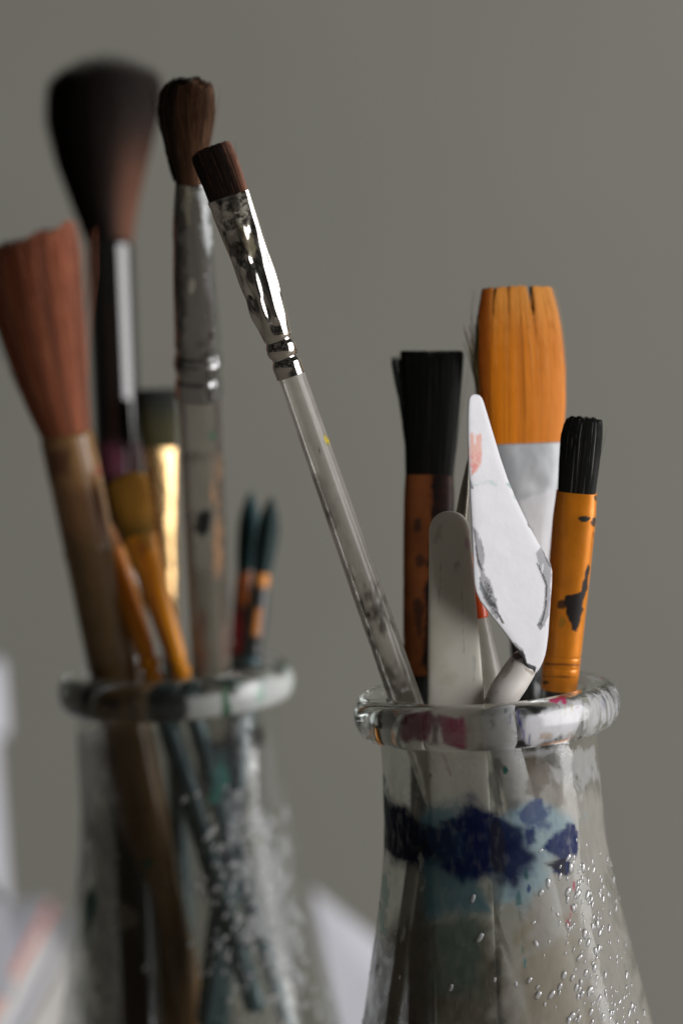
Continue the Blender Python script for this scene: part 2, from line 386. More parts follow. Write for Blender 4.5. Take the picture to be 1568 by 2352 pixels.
M_BRISTLE = mat('bristle', rough=.42, spec=.35, vcol=True)
M_SOFTHAIR = mat('soft hair', rough=.6, spec=.2, vcol=True)
M_NYLON = mat('nylon bristle', rough=.36, spec=.22, vcol=True)
M_CHROME = mat('chromed ferrule', base=(.66, .63, .59), rough=.08, metal=1, paint=True, rvar=.08)
M_DIRTYMETAL = mat('stained ferrule', base=(.42, .42, .42), rough=.13, metal=1, paint=True, rvar=.08, bump=.3, bs=500, dark=(.08, .075, .065), dmask=(170, .60, .72), stretch=(1, 1, .4))
def acrylic(name, body, opac, edge):
    m, nt, N, L, out = nodes(name)
    tc = N.new('ShaderNodeTexCoord')
    tr = N.new('ShaderNodeBsdfTransparent'); tr.inputs[0].default_value = (.93, .92, .89, 1)
    df = N.new('ShaderNodeBsdfDiffuse'); df.inputs[0].default_value = (*body, 1)
    tl = N.new('ShaderNodeBsdfTranslucent'); tl.inputs[0].default_value = (*body, 1)
    mt = N.new('ShaderNodeMixShader'); mt.inputs[0].default_value = .5; L.new(df.outputs[0], mt.inputs[1]); L.new(tl.outputs[0], mt.inputs[2])
    lw = N.new('ShaderNodeLayerWeight'); lw.inputs[0].default_value = .35
    nz = N.new('ShaderNodeTexNoise'); nz.inputs['Scale'].default_value = 140; nz.inputs['Detail'].default_value = 5; L.new(tc.outputs['Object'], nz.inputs['Vector'])
    r0 = N.new('ShaderNodeMapRange'); r0.inputs[1].default_value = .3; r0.inputs[2].default_value = .7; r0.inputs[3].default_value = -.10; r0.inputs[4].default_value = .10; L.new(nz.outputs[0], r0.inputs[0])
    mr = N.new('ShaderNodeMapRange'); mr.inputs[1].default_value = .05; mr.inputs[2].default_value = .75; mr.inputs[3].default_value = opac; mr.inputs[4].default_value = edge; L.new(lw.outputs['Facing'], mr.inputs[0])
    ad = N.new('ShaderNodeMath'); ad.use_clamp = True; L.new(mr.outputs[0], ad.inputs[0]); L.new(r0.outputs[0], ad.inputs[1])
    m1 = N.new('ShaderNodeMixShader'); L.new(ad.outputs[0], m1.inputs[0]); L.new(tr.outputs[0], m1.inputs[1]); L.new(mt.outputs[0], m1.inputs[2])
    gl = N.new('ShaderNodeBsdfGlossy'); gl.inputs['Roughness'].default_value = .22
    fr = N.new('ShaderNodeFresnel'); fr.inputs[0].default_value = 1.45
    m2 = N.new('ShaderNodeMixShader'); L.new(fr.outputs[0], m2.inputs[0]); L.new(m1.outputs[0], m2.inputs[1]); L.new(gl.outputs[0], m2.inputs[2])
    pa = N.new('ShaderNodeAttribute'); pa.attribute_name = 'paint'
    p = N.new('ShaderNodeBsdfPrincipled'); setp(p, rough=.5, spec=.3); L.new(pa.outputs['Color'], p.inputs['Base Color'])
    m3 = N.new('ShaderNodeMixShader'); L.new(pa.outputs['Alpha'], m3.inputs[0]); L.new(m2.outputs[0], m3.inputs[1]); L.new(p.outputs[0], m3.inputs[2])
    L.new(m3.outputs[0], out.inputs[0]); return m
M_ACRYL = acrylic('clear acrylic', (.78, .75, .68), .42, .76)
M_ACRYLDIRTY = acrylic('stained acrylic', (.42, .38, .32), .24, .6)
M_COPPER = mat('orange lacquered ferrule', base=(.82, .26, .012), rough=.30, metal=.3, coat=.4, spec=.5, paint=True, rvar=.12, var=.15, vs=250)
M_COPPERDARK = mat('worn copper ferrule', base=(.30, .095, .03), rough=.42, metal=.3, spec=.4, paint=True, rvar=.15, var=.3, vs=200)
M_GOLD = mat('gold ferrule', base=(.85, .56, .26), rough=.2, metal=1, paint=True, rvar=.1)
M_BLACKLAC = mat('black lacquer', base=(.010, .010, .009), rough=.10, spec=.8, coat=1.0, paint=True)
M_BAMBOO = mat('bamboo', base=(.38, .20, .075), rough=.24, spec=.5, var=.25, vs=90, stretch=(6, 6, .6), paint=True, coat=.9)
M_WHITEPL = mat('white painted plastic', base=(.75, .75, .78), rough=.42, spec=.4, paint=True, var=.03, vs=300, bump=.25, bs=300)
M_GREYPL = mat('greyish plastic', base=(.80, .77, .68), rough=.42, spec=.4, paint=True, var=.06, vs=70)
M_DARKH = mat('painted wooden handle', base=(.035, .04, .04), rough=.3, spec=.5, coat=.3, paint=True)
M_TEALH = mat('blue grey handle', base=(.09, .16, .18), rough=.25, spec=.5, coat=.4, paint=True)
M_ORANGEH = mat('orange lacquer', base=(.92, .34, .015), rough=.2, spec=.4, coat=.25, paint=True)
M_BEAD = bead_mat()

# ------------------------------------------------------------------ bristles
def bristles(F, st, n, rad, colour, parent, name='bristles', material=None, e=2.0, jit=.03, lenj=.03, tip=None, core=.9,
             warp=None, seg=6, stray=0, strayf=None, corecol=None, ctip=.97):
    """st rows: (frac, half width px, half depth px, sideways px) from the ferrule to the tip"""
    st = np.array([list(r) + [0] * (4 - len(r)) for r in st], float)
    f0, f1 = st[0, 0], st[-1, 0]
    M = Mesh()
    rng = RNG
    r = np.sqrt(rng.random(n)); r[: n * 3 // 4] = 0.92 + .08 * rng.random(n * 3 // 4)       # most hairs lie where they can be seen
    th = rng.random(n) * 2 * np.pi
    c, s_ = np.cos(th), np.sin(th)
    a = np.sign(c) * np.abs(c) ** (2 / e) * r; b = np.sign(s_) * np.abs(s_) ** (2 / e) * r
    rnd = rng.random(n)
    ln = 1 - lenj * rng.random(n) ** 1.3
    if tip is not None: ln = ln * tip(a, b)
    ja, jb = rng.normal(0, jit, n), rng.normal(0, jit, n)
    if stray:
        k = rng.integers(0, n, stray); ja[k] = rng.normal(0, jit * 6, stray); jb[k] = rng.normal(0, jit * 6, stray)
        if strayf is not None: ja[k] = strayf(stray)
    u = np.linspace(0, 1, seg)
    f = f0 + (f1 - f0) * u[None] * ln[:, None]                       # n x seg
    w, t, cc = (np.interp(f, st[:, 0], st[:, q]) for q in (1, 2, 3)); k = F.mm(f)
    aa = a[:, None] + ja[:, None] * u[None] ** 1.6; bb = b[:, None] + jb[:, None] * u[None] ** 1.6
    if warp is not None: aa = warp(aa, u[None])
    C = F.P(f) + ((cc + w * aa) * k)[..., None] * F.W + (t * bb * k)[..., None] * F.T
    rr = rad * (1 - .55 * u ** 3)
    ang = rng.random(n) * 6.28
    V = np.empty((n, seg, 3, 3))
    for q in range(3):
        x = np.cos(ang + q * 2.0944)[:, None, None] * F.W + np.sin(ang + q * 2.0944)[:, None, None] * F.T
        V[:, :, q] = C + x * rr[None, :, None]
    idx = (np.arange(n)[:, None, None] * seg + np.arange(seg - 1)[None, :, None]) * 3 + np.arange(3)[None, None]
    i2 = (np.arange(n)[:, None, None] * seg + np.arange(seg - 1)[None, :, None]) * 3 + (np.arange(3)[None, None] + 1) % 3
    Fc = np.stack([idx, i2, i2 + 3, idx + 3], -1).reshape(-1, 4)
    if np.cross(F.W, F.T) @ F.A < 0: Fc = Fc[:, ::-1]
    nb = (a[:, None] / np.maximum(w, 3))[..., None] * F.W + (b[:, None] / np.maximum(t, 3))[..., None] * F.T
    nb = nb / np.maximum(np.linalg.norm(nb, axis=-1, keepdims=True), 1e-9)
    NR = np.empty_like(V)
    for q in range(3):
        x = np.cos(ang + q * 2.0944)[:, None, None] * F.W + np.sin(ang + q * 2.0944)[:, None, None] * F.T
        NR[:, :, q] = .85 * nb + .3 * x
    col = np.empty((n, seg, 3, 4)); col[..., 3] = 1
    cr = colour(a[:, None] + 0 * u, b[:, None] + 0 * u, u[None] + 0 * a[:, None], rnd[:, None] + 0 * u)
    col[..., :3] = cr[:, :, None, :]
    M.add(V.reshape(-1, 3), Fc, 0, None, col.reshape(-1, 4))
    # the packed mass of hair inside
    sc = st.copy(); sc[:, 1] *= core; sc[:, 2] *= core
    if tip is not None or ctip < 1:
        sc2 = []
        fe = f0 + (f1 - f0) * ctip * (1 if tip is None else float(np.min(tip(np.linspace(-1, 1, 40), 0 * np.linspace(-1, 1, 40)))))
        for q in np.linspace(f0, fe, 12):
            sc2.append([q] + [np.interp(q, sc[:, 0], sc[:, z]) for z in (1, 2, 3)])
        sc = np.array(sc2)
    v, fc = F.loft(sc, 30, 40, e)
    cv = np.tile([*(corecol if corecol is not None else cr.reshape(-1, 3).mean(0) * .8), 1.0], (len(v), 1))
    M.add(v, fc, 0, None, cv)
    M.nrm = np.concatenate([NR.reshape(-1, 3), vnormals(v, fc)])
    return obj(name, M, material or M_BRISTLE, parent, hascol=True)

def mixc(a, b, t):
    return np.asarray(a) * (1 - t[..., None]) + np.asarray(b) * t[..., None]

# ================================================================== SETTING
RIM_R = at(1117, 1628, 500.0)               # centre of the front flask's rim
RIM_L = at(405, 1575, 565.0)
FH = 130.0                                   # flask height
ZT = RIM_R[2] - FH - 3.0                     # table top
def slab(name, M, material):
    o = obj(name, M, material, flat=True); o['kind'] = 'structure'; return o
M_WALL = mat('grey painted wall', base=(.318, .312, .270), rough=.9, spec=.15, var=.035, vs=6, bump=.15, bs=120)
M_TABLE = mat('pale wood table', base=(.46, .42, .36), rough=.5, spec=.4, var=.12, vs=14, stretch=(.6, 8, 8))
slab('wall', box(Mesh(), (0, 1230, 0), np.array([3500, 0, 0]), np.array([0, 30, 0]), np.array([0, 0, 2600])), M_WALL)
slab('table', box(Mesh(), (-100, -205, ZT - 14), np.array([700, 0, 0]), np.array([0, 440, 0]), np.array([0, 0, 14])), M_TABLE)

# ================================================================== FLASKS
# outside profile of a flask: radius, depth below the rim's top
BODY = [(19.6, 6.8), (19.5, 9.5), (19.55, 14), (19.7, 20), (20.2, 29), (21.1, 35.5), (22.1, 41), (23.8, 49.2), (25.9, 59.4), (29.2, 75), (32.6, 92), (35.0, 108), (35.8, 118), (35.2, 125), (32.0, 129.2), (27.0, 130)]
BODY_WIDE = [(r + 1.3 * max(0, min(1, (62 - z) / 40)), z) for r, z in BODY]
def body_r(dz, prof=None):
    p = np.array(prof or BODY); return np.interp(dz, p[:, 1], p[:, 0])
def smoothprof(p, n):
    q = resample(p, n)
    for _ in range(6): q[1:-1] = (q[:-2] + 2 * q[1:-1] + q[2:]) / 4
    return q
def rim_profile():
    c = []                                     # closed ring section, outside bulge and straight inner wall
    for a in np.linspace(-90, 90, 26): c.append((20.9 + 3.15 * math.cos(math.radians(a)) ** .8, -4.0 + 4.0 * math.sin(math.radians(a))))
    for a in np.linspace(90, 180, 8)[1:]: c.append((19.3 + 1.6 * math.cos(math.radians(a)) - .1, -1.6 + 1.6 * math.sin(math.radians(a))))
    c.append((17.6, -4)); c.append((17.6, -7.2)); c.append((18.3, -8.0)); c.append((19.6, -8.0))
    return c
def flask(name_label, C, stain_body, stain_rim, mbody, mrim, nbead, beadseed, ztop, angle_keep, shape=BODY):
    """C: centre of the rim (mid height)"""
    top = np.array([C[0], C[1], C[2] + 4.0])
    t = thing('glass_flask', name_label, 'flask', (top[0], top[1], top[2] - FH))
    prof = smoothprof([(r, -z) for r, z in shape], 300)
    v, f = lathe(prof, top, 560)
    N = np.zeros_like(v); N[:, :2] = v[:, :2] - top[:2]; N = N / np.maximum(np.linalg.norm(N, axis=1), 1e-9)[:, None]
    # slightly uneven hand-blown wall
    v = v + N * ((fbm(v, .05, 3) - .5) * .5)[:, None]
    M = Mesh(); M.add(v, f, 0, stains(v, N, stain_body))
    inner = smoothprof([(max(r - 1.5, .1), -min(z, 127.5)) for r, z in shape] + [(.1, -127.5)], 120)
    vi, fi = lathe(inner, top, 160)
    M.add(vi, fi, 2)
    bf = smoothprof([(27.0, -130), (20, -129), (.1, -128.8)], 12); vb, fb = lathe(bf, top, 160); M.add(vb, fb, 0)
    # raised grains moulded in the glass of the shoulder
    rg = np.random.default_rng(beadseed); k = 0
    ico = []
    for a in range(1, 5):
        for b in range(8): ico.append((math.sin(a * math.pi / 5) * math.cos(b * math.pi / 4), math.sin(a * math.pi / 5) * math.sin(b * math.pi / 4), math.cos(a * math.pi / 5)))
    ico = np.array(ico); fco = tube_faces(4, 8)
    done = []
    while k < nbead:
        th = rg.random() * 2 * math.pi; dz = ztop + (100 - ztop) * rg.random()
        if rg.random() > (.25 + .75 * sstep(ztop, ztop + 18, dz)): continue
        if rg.random() > .02 + .98 * math.exp(-((th - angle_keep) / .33) ** 2): continue
        r = float(body_r(dz, shape)); p = top + np.array([r * math.cos(th), r * math.sin(th), -dz])
        if any(abs(p[0] - q[0]) + abs(p[1] - q[1]) + abs(p[2] - q[2]) < .95 for q in done[-260:]): continue
        done.append(p); k += 1
        n = np.array([math.cos(th), math.sin(th), 0]); tg = np.array([-math.sin(th), math.cos(th), 0]); z = np.array([0, 0, 1.0])
        al = rg.normal(.45, .28); lg = z * math.cos(al) + tg * math.sin(al); sh = np.cross(n, lg)
        L_ = .42 + .85 * rg.random() ** 1.6; w_ = L_ * rg.uniform(.34, .52)
        vv = p + ico[:, 2:3] * lg * L_ + ico[:, 0:1] * sh * w_ + ico[:, 1:2] * n * w_ * .42
        M.add(vv, fco, 1)
    obj('body', M, [mbody, M_BEAD, mrim[1]], t, haspaint=True)
    rp = rim_profile(); rp = resample(rp + [rp[0]], 110)[:-1]
    v, f0 = lathe(rp, top, 420)
    nr = len(rp)
    i = np.arange(nr)[:, None] * 420; i2 = (np.arange(nr)[:, None] + 1) % nr * 420; j = np.arange(420)[None]; j2 = (j + 1) % 420
    f = np.stack([i + j, i + j2, i2 + j2, i2 + j], -1).reshape(-1, 4).tolist()
    cen = np.array([0, 0, 0.0]); N = v - top; rad = np.linalg.norm(N[:, :2], axis=1)
    N = np.stack([N[:, 0] / rad * (rad - 20.5), N[:, 1] / rad * (rad - 20.5), N[:, 2] + 4.0], -1)
    M = Mesh(); M.add(v, f, 0, stains(v, N, stain_rim))
    obj('rim', M, mrim[0], t, haspaint=True)
    return t
NAVY = (.008, .015, .068); NAVB = (.012, .028, .14); BLK = (.007, .009, .022)
SB_R = [
    ([(850, 2150), (970, 2090), (1110, 2100), (1190, 2400), (830, 2400)], (.075, .062, .045), .72, 34, 34, 6),
    ([(1185, 1750), (1400, 1830), (1500, 2400), (1140, 2400), (1180, 2100)], (.60, .58, .53), .62, 34, 44, 7),
    ([(1190, 2150), (1330, 2100), (1400, 2400), (1180, 2400)], (.34, .27, .16), .42, 24, 50, 4),
    ([(960, 1850), (1050, 1840), (1125, 2095), (980, 2108)], (.06, .17, .22), .74, 16, 14, 4),
    ([(985, 2120), (1100, 2105), (1110, 2290), (995, 2270)], (.10, .18, .155), .5, 26, 20, 4),
    ([(1120, 1900), (1240, 1840), (1330, 1880), (1250, 2040), (1195, 2095), (1140, 2070)], (.36, .58, .68), .62, 16, 18, 4),
    ([(1205, 1735), (1250, 1728), (1262, 1790), (1238, 1840), (1208, 1820)], (.16, .125, .09), .55, 4, 10, 2),
    ([(1258, 1760), (1290, 1770), (1300, 1850), (1270, 1860)], (.22, .18, .14), .4, 8, 14, 3),
    ([(1270, 1725), (1372, 1700), (1376, 1790), (1335, 1835), (1310, 1790), (1288, 1800)], (.66, .66, .67), .62, 8, 22, 3),
    ([(1180, 1725), (1262, 1716), (1262, 1735), (1190, 1745)], (.6, .6, .62), .55, 6, 8, 2),
    ([(1060, 1740), (1085, 1740), (1070, 1830), (1040, 1850)], (.50, .48, .42), .30, 8, 16, 3),
    ([(1030, 1885), (1075, 1825), (1110, 1845), (1165, 1868), (1200, 1905), (1228, 1965), (1215, 2000), (1180, 2046), (1140, 2012), (1060, 2026), (1010, 1990)], (.02, .03, .11), .75, 24, 22, 4),
    ([(880, 1820), (960, 1880), (1060, 1890), (1030, 1995), (960, 1990), (905, 1985), (880, 1950)], (.012, .02, .05), .75, 22, 20, 4),
    ([(880, 1825), (905, 1850), (935, 1845), (958, 1885), (990, 1905), (1012, 1962), (960, 1985), (905, 1978), (882, 1945)], BLK, .96, 10, 12, 3),
    ([(960, 1905), (1045, 1890), (1060, 1960), (1010, 1985), (975, 1960)], (.016, .03, .075), .88, 10, 18, 3),
    ([(1035, 1885), (1075, 1828), (1108, 1848), (1160, 1870), (1192, 1905), (1180, 1950), (1100, 1960), (1060, 1930)], NAVY, .90, 14, 20, 4),
    ([(1075, 1930), (1190, 1930), (1222, 1965), (1212, 1998), (1180, 2042), (1140, 2008), (1060, 2022), (1015, 1990), (1060, 1950)], NAVY, .88, 15, 20, 4),
    ([(1185, 1865), (1240, 1835), (1276, 1850), (1262, 1902), (1215, 1915)], (.05, .075, .24), .75, 8, 16, 2.5),
    ([(1205, 1905), (1225, 1900), (1230, 1935), (1208, 1945)], NAVB, .85, 5, 6, 2),
    ([(1240, 1950), (1302, 1888), (1336, 1905), (1326, 1955), (1300, 2014), (1270, 2000), (1285, 1975)], NAVB, .96, 6, 9, 2.5),
    ([(1250, 1985), (1300, 1965), (1300, 2012)], (.01, .011, .03), .95, 3, 3, 2),
    (spot(1160, 1770, 7, 11), (.02, .10, .08), .95, 2, 3, 1), (spot(1190, 2060, 9, 20), (.03, .14, .15), .7, 4, 6, 1.5),
    (spot(1214, 2042, 5, 10), (.04, .06, .2), .9, 2, 3, 1), (spot(1208, 2008, 6, 12), (.02, .1, .1), .8, 3, 4, 1),
    (spot(1318, 2040, 3.5, 14), (.55, .03, .10), .8, 2, 4, 1), (spot(1310, 2095, 3.5, 15, 8), (.6, .04, .12), .75, 2, 4, 1),
    (spot(1304, 2120, 5, 9), (.6, .03, .09), .8, 2, 3, 1), (spot(1346, 2138, 3, 4), (.6, .06, .05), .8, 1, 2, 1),
    (spot(1204, 2210, 3, 14), (.03, .30, .32), .8, 2, 3, 1), (spot(1199, 2180, 2.5, 7), (.05, .2, .1), .8, 2, 3, 1),
    ([(878, 2010), (892, 2005), (896, 2060), (884, 2150), (866, 2140)], (.20, .40, .36), .6, 6, 14, 2.5),
    ([(880, 1780), (890, 1790), (888, 1840), (878, 1840)], (.05, .16, .18), .6, 4, 8, 2),
    (spot(990, 1790, 3, 16), (.03, .03, .035), .6, 2, 4, 1), (spot(1025, 1755, 4, 30, -20), (.30, .05, .13), .35, 4, 4, 1),
    (spot(925, 2130, 4, 50), (.55, .54, .5), .35, 3, 8, 1.5), (spot(965, 2000, 5, 60), (.5, .5, .46), .35, 3, 10, 1.5),
    ([(1130, 1740), (1150, 1740), (1160, 2400), (1130, 2400)], (.03, .028, .025), .55, 8, 14, 4),
]
SR_R = [
    ([(1215, 1640), (1300, 1620), (1330, 1615), (1325, 1690), (1240, 1712), (1210, 1700)], (.74, .74, .77), .75, 7, 14, 3),
    ([(1165, 1640), (1290, 1612), (1425, 1570), (1430, 1640), (1340, 1700), (1170, 1712)], (.66, .66, .69), .62, 10, 22, 2.5, 1.6),
    ([(1080, 1640), (1180, 1640), (1180, 1715), (1085, 1722)], (.36, .35, .32), .35, 12, 14, 3),
    ([(918, 1630), (990, 1638), (986, 1708), (920, 1700)], (.17, .008, .05), .82, 7, 10, 3),
    ([(1004, 1640), (1070, 1646), (1066, 1718), (1008, 1714)], (.19, .010, .05), .80, 7, 10, 3),
    ([(985, 1640), (1010, 1640), (1010, 1715), (985, 1712)], (.08, .02, .03), .7, 5, 8, 3),
    (spot(1193, 1655, 5, 26, -10), (.03, .03, .16), .9, 2, 4, 1), (spot(1202, 1690, 3, 14), (.03, .03, .2), .8, 2, 4, 1), (spot(1170, 1660, 3, 20), (.06, .07, .2), .6, 2, 4, 1),
    (spot(1215, 1700, 4, 16), (.02, .03, .15), .8, 2, 4, 1), (spot(1130, 1660, 5, 22), (.06, .08, .07), .6, 4, 6, 1),
    (spot(1160, 1632, 3, 9), (.05, .06, .1), .7, 2, 3, 1), (spot(1280, 1605, 22, 8, -8), (.55, .01, .13), .95, 2, 5, 1.5), (spot(1296, 1612, 7, 6), (.5, .01, .12), .9, 2, 3, 1),
    (spot(1312, 1640, 2.5, 24), (.45, .33, .12), .7, 2, 3, 1), (spot(1297, 1630, 2, 18), (.45, .3, .12), .6, 2, 3, 1),
    (spot(1255, 1690, 18, 8, -10), (.38, .26, .16), .6, 3, 6, 1), (spot(1305, 1690, 14, 5, -18), (.35, .25, .16), .5, 3, 6, 1),
    (spot(1385, 1620, 3, 16), (.2, .22, .35), .6, 3, 4, 1), (spot(1360, 1600, 4, 7), (.1, .1, .12), .5, 2, 3, 1), (spot(1250, 1640, 2.5, 3), (.1, .05, .06), .8, 1, 2, 1),
    (spot(1325, 1625, 3, 3), (.3, .05, .1), .8, 1, 2, 1), (spot(845, 1695, 5, 5), (.5, .2, .08), .7, 2, 3, 1),
    (spot(900, 1650, 40, 30), (.10, .085, .07), .5, 10, 16, 3),
]
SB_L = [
    ([(170, 1680), (245, 1670), (240, 1740), (212, 1860), (205, 2000), (176, 2080), (165, 1900)], (.8, .78, .80), .9, 9, 10, 4),
    ([(245, 1680), (520, 1690), (560, 2400), (160, 2400), (170, 2150), (205, 2000), (215, 1860)], (.028, .021, .015), .34, 34, 40, 8),  # brown film, with dark overlays painting in the flask's deep shadows
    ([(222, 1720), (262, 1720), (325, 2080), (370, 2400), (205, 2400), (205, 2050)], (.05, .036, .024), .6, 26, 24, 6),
    ([(190, 2060), (215, 2030), (225, 2110), (205, 2200), (190, 2150)], (.02, .06, .045), .85, 8, 10, 3),
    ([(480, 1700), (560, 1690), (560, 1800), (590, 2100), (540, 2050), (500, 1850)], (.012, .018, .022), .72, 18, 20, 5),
    ([(488, 1770), (510, 1740), (528, 1790), (505, 1845), (478, 1850)], (.06, .30, .23), .75, 6, 10, 3),
    (spot(340, 1985, 10, 12), (.03, .12, .08), .7, 5, 5, 2),
    ([(560, 1665), (600, 1670), (612, 1710), (580, 1725)], (.05, .045, .045), .75, 6, 8, 3),
    ([(540, 1850), (640, 1870), (690, 2250), (580, 2150), (560, 2000)], (.70, .71, .73), .7, 24, 50, 3.5),  # pale patch paints the broad sheen on the glass
    ([(560, 1720), (640, 1700), (660, 1850), (580, 1850)], (.5, .5, .5), .25, 15, 30, 4),
    ([(470, 1730), (520, 1720), (545, 1850), (555, 1990), (600, 2250), (560, 2250), (520, 2000)], (.16, .22, .24), .4, 14, 18, 4),
    (spot(600, 1930, 6, 10), (.2, .28, .02), .6, 4, 4, 2),
    ([(260, 2060), (330, 2090), (320, 2140), (250, 2130)], (.32, .27, .22), .3, 12, 16, 4),
]
SR_L = [
    ([(120, 1560), (215, 1570), (212, 1680), (130, 1640)], (.025, .024, .022), .85, 14, 6, 6),
    ([(212, 1590), (345, 1590), (345, 1680), (215, 1680)], (.09, .07, .04), .75, 14, 6, 6),
    ([(345, 1590), (425, 1590), (425, 1680), (345, 1680)], (.035, .035, .035), .8, 14, 6, 6),
    ([(425, 1600), (530, 1590), (600, 1560), (690, 1540), (690, 1590), (600, 1660), (430, 1680)], (.76, .79, .78), .85, 12, 8, 6),
    ([(508, 1570), (530, 1565), (528, 1650), (508, 1660)], (.02, .14, .05), .9, 5, 6, 2),
    (spot(255, 1620, 22, 18), (.02, .02, .02), .8, 7, 8, 3), (spot(600, 1590, 8, 30), (.1, .45, .28), .5, 6, 8, 2),
]
G_RIM = solid_glass('thick rim glass'); G_INNER = glass_wall('inner glass face', famt=(.0, .02), tint=(.985, .99, .985), rgh=.08, refl=.05)
flask('glass flask nearest the camera, navy paint stains below its magenta and white rim', RIM_R, SB_R, SR_R,
      glass_wall('paint stained glass', film=(.43, .40, .34), famt=(.12, .42), seed=.3), (G_RIM, G_INNER), 520, 3, 26, 2 * math.pi - .82)
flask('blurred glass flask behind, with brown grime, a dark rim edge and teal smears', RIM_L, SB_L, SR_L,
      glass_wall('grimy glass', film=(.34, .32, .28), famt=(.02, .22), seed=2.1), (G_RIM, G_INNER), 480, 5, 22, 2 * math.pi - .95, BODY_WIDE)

def reach(F, C, r):
    """fraction (<0) at which a tool leaning in the flask touches its wall or floor"""
    top = C[2] + 4.0; f = 0.0
    while f > -2:
        P = F.P0 + F.A * (F.L * f); dz = top - P[2]
        if dz > FH - 4 or math.hypot(P[0] - C[0], P[1] - C[1]) + r > (body_r(dz) - 1.8 + 8 * max(0, 1 - dz / 30)): break
        f -= .01
    return min(f + .01, -.06)

# ================================================================== TOOLS IN THE FRONT FLASK
# --- slim flat brush with crumpled ferrule, sharp in the middle of the picture
F = Frame((930, 1605, 497), (484, 335, 488), 8)
T_ = thing('paint_brush', 'slim flat brush with crumpled shiny chrome ferrule and clear handle leaning far left', 'paintbrush', F.P(reach(F, RIM_R, 3)))
lo = reach(F, RIM_R, 3)
v, f = F.loft([(lo, 20, 20), (lo + .02, 33, 33), (0, 37, 37), (.2, 36, 36), (.4, 33.5, 33.5), (.598, 31, 31), (.604, 30, 30)], 220, 64)
N = vnormals(v, f)
M = Mesh(); M.add(v, f, 0, stains(v, N, [
    (spot(751, 1012, 7, 13, -25), (.55, .42, .02), 1, 1.5, 2, 1),
    ([(805, 1330), (860, 1330), (905, 1440), (890, 1470), (850, 1450)], (.07, .058, .042), .75, 12, 24, 1.5, -1.2),
    ([(838, 1380), (872, 1370), (898, 1430), (862, 1440)], (.03, .026, .02), .85, 8, 22, 1.2, -.9),
    ([(840, 1480), (880, 1470), (960, 1610), (880, 1620)], (.10, .085, .055), .60, 12, 22, 2, -1.6),
    ([(860, 1530), (900, 1520), (930, 1600), (890, 1610)], (.05, .04, .03), .6, 10, 22, 1.5, -1),
    ([(715, 1090), (760, 1090), (790, 1200), (755, 1210)], (.33, .31, .27), .5, 8, 20, 2),
    ([(770, 1200), (795, 1200), (850, 1400), (825, 1410)], (.30, .27, .21), .5, 7, 16, 2, -1.6),
    (spot(878, 1510, 8, 6), (.02, .018, .015), .8, 2, 5, .8), (spot(835, 1400, 4, 26, -20), (.03, .025, .02), .7, 3, 8, 1),
    (spot(860, 1480, 3, 40, -20), (.03, .025, .02), .75, 3, 8, 1), (spot(752, 1180, 5, 12, -20), (.05, .04, .03), .7, 3, 6, 1), (spot(733, 1035, 2, 3), (.03, .03, .02), .8, 1, 1, 1),
    ([(935, 1490), (955, 1520), (965, 1600), (940, 1600)], (.09, .085, .04), .5, 6, 12, 2)]))
obj('handle', M, M_ACRYL, T_, haspaint=True)
def crumple(fr, th):
    P = np.stack([np.cos(th) * 1.3, np.sin(th) * 1.3, fr * 13], -1)
    body = sstep(.665, .70, fr) * (1 - sstep(.885, .91, fr))
    n1 = fbm(P * np.array([1, 1, .45]), .62, 9, 2) - .5
    n2 = fbm(P * np.array([1, 1, .2]), 1.7, 19, 2) - .5
    ridge = np.abs(n2) - .11
    d = body * (n1 * 1.5 + ridge * .8)
    # long folds in the lower half, where the flat end was pinched out of a round tube
    fold = np.exp(-((fr - .735) / .06) ** 2)
    d += body * fold * (.20 * np.sin(th * 9 + 2 + fr * 30) + .14 * np.sin(th * 5 + 1))
    # dents where it was squeezed
    for f0, t0, sf, s, a in ((.835, 1.75, .014, .30, -.62), (.80, 1.35, .012, .26, -.55), (.86, 2.6, .016, .24, -.5), (.815, 2.5, .012, .22, .35), (.775, 1.0, .02, .25, .30), (.695, .6, .010, .35, .40), (.74, 2.2, .016, .22, -.45), (.765, 1.9, .02, .16, .38), (.72, 1.5, .018, .14, -.35), (.795, 2.0, .010, .18, .4), (.845, 1.35, .012, .16, .38), (.875, 1.9, .010, .3, -.35), (.71, 2.6, .02, .15, .3), (.685, 1.3, .008, .25, -.3), (.85, .9, .012, .22, -.35)):
        dt = np.angle(np.exp(1j * (th - t0))); d += a * np.exp(-((fr - f0) / sf) ** 2 - (dt / s) ** 2)
    d = d * (1 - .72 * np.exp(-(np.angle(np.exp(1j * (th - .55))) / .55) ** 2))
    # rolled grooves and rings
    for f0, sf, a in ((.657, .0055, -.34), (.642, .008, .12), (.626, .0055, -.32), (.612, .006, .05)):
        d += a * np.exp(-((fr - f0) / sf) ** 2) * (1 + .25 * np.sin(th * 3 + f0 * 90))
    d += .06 * (fbm(P, 2.2, 41, 2) - .5) * sstep(.60, .66, fr) * (1 - body)
    return d
v, f = F.loft([(.5935, 34.5, 34.5), (.62, 34.5, 34.5), (.66, 34.5, 34), (.70, 38, 34), (.76, 43, 30), (.82, 46, 25), (.87, 49, 21), (.9126, 50.5, 18)], 420, 160, 2.3, crumple, cap=(True, True))
N = vnormals(v, f)
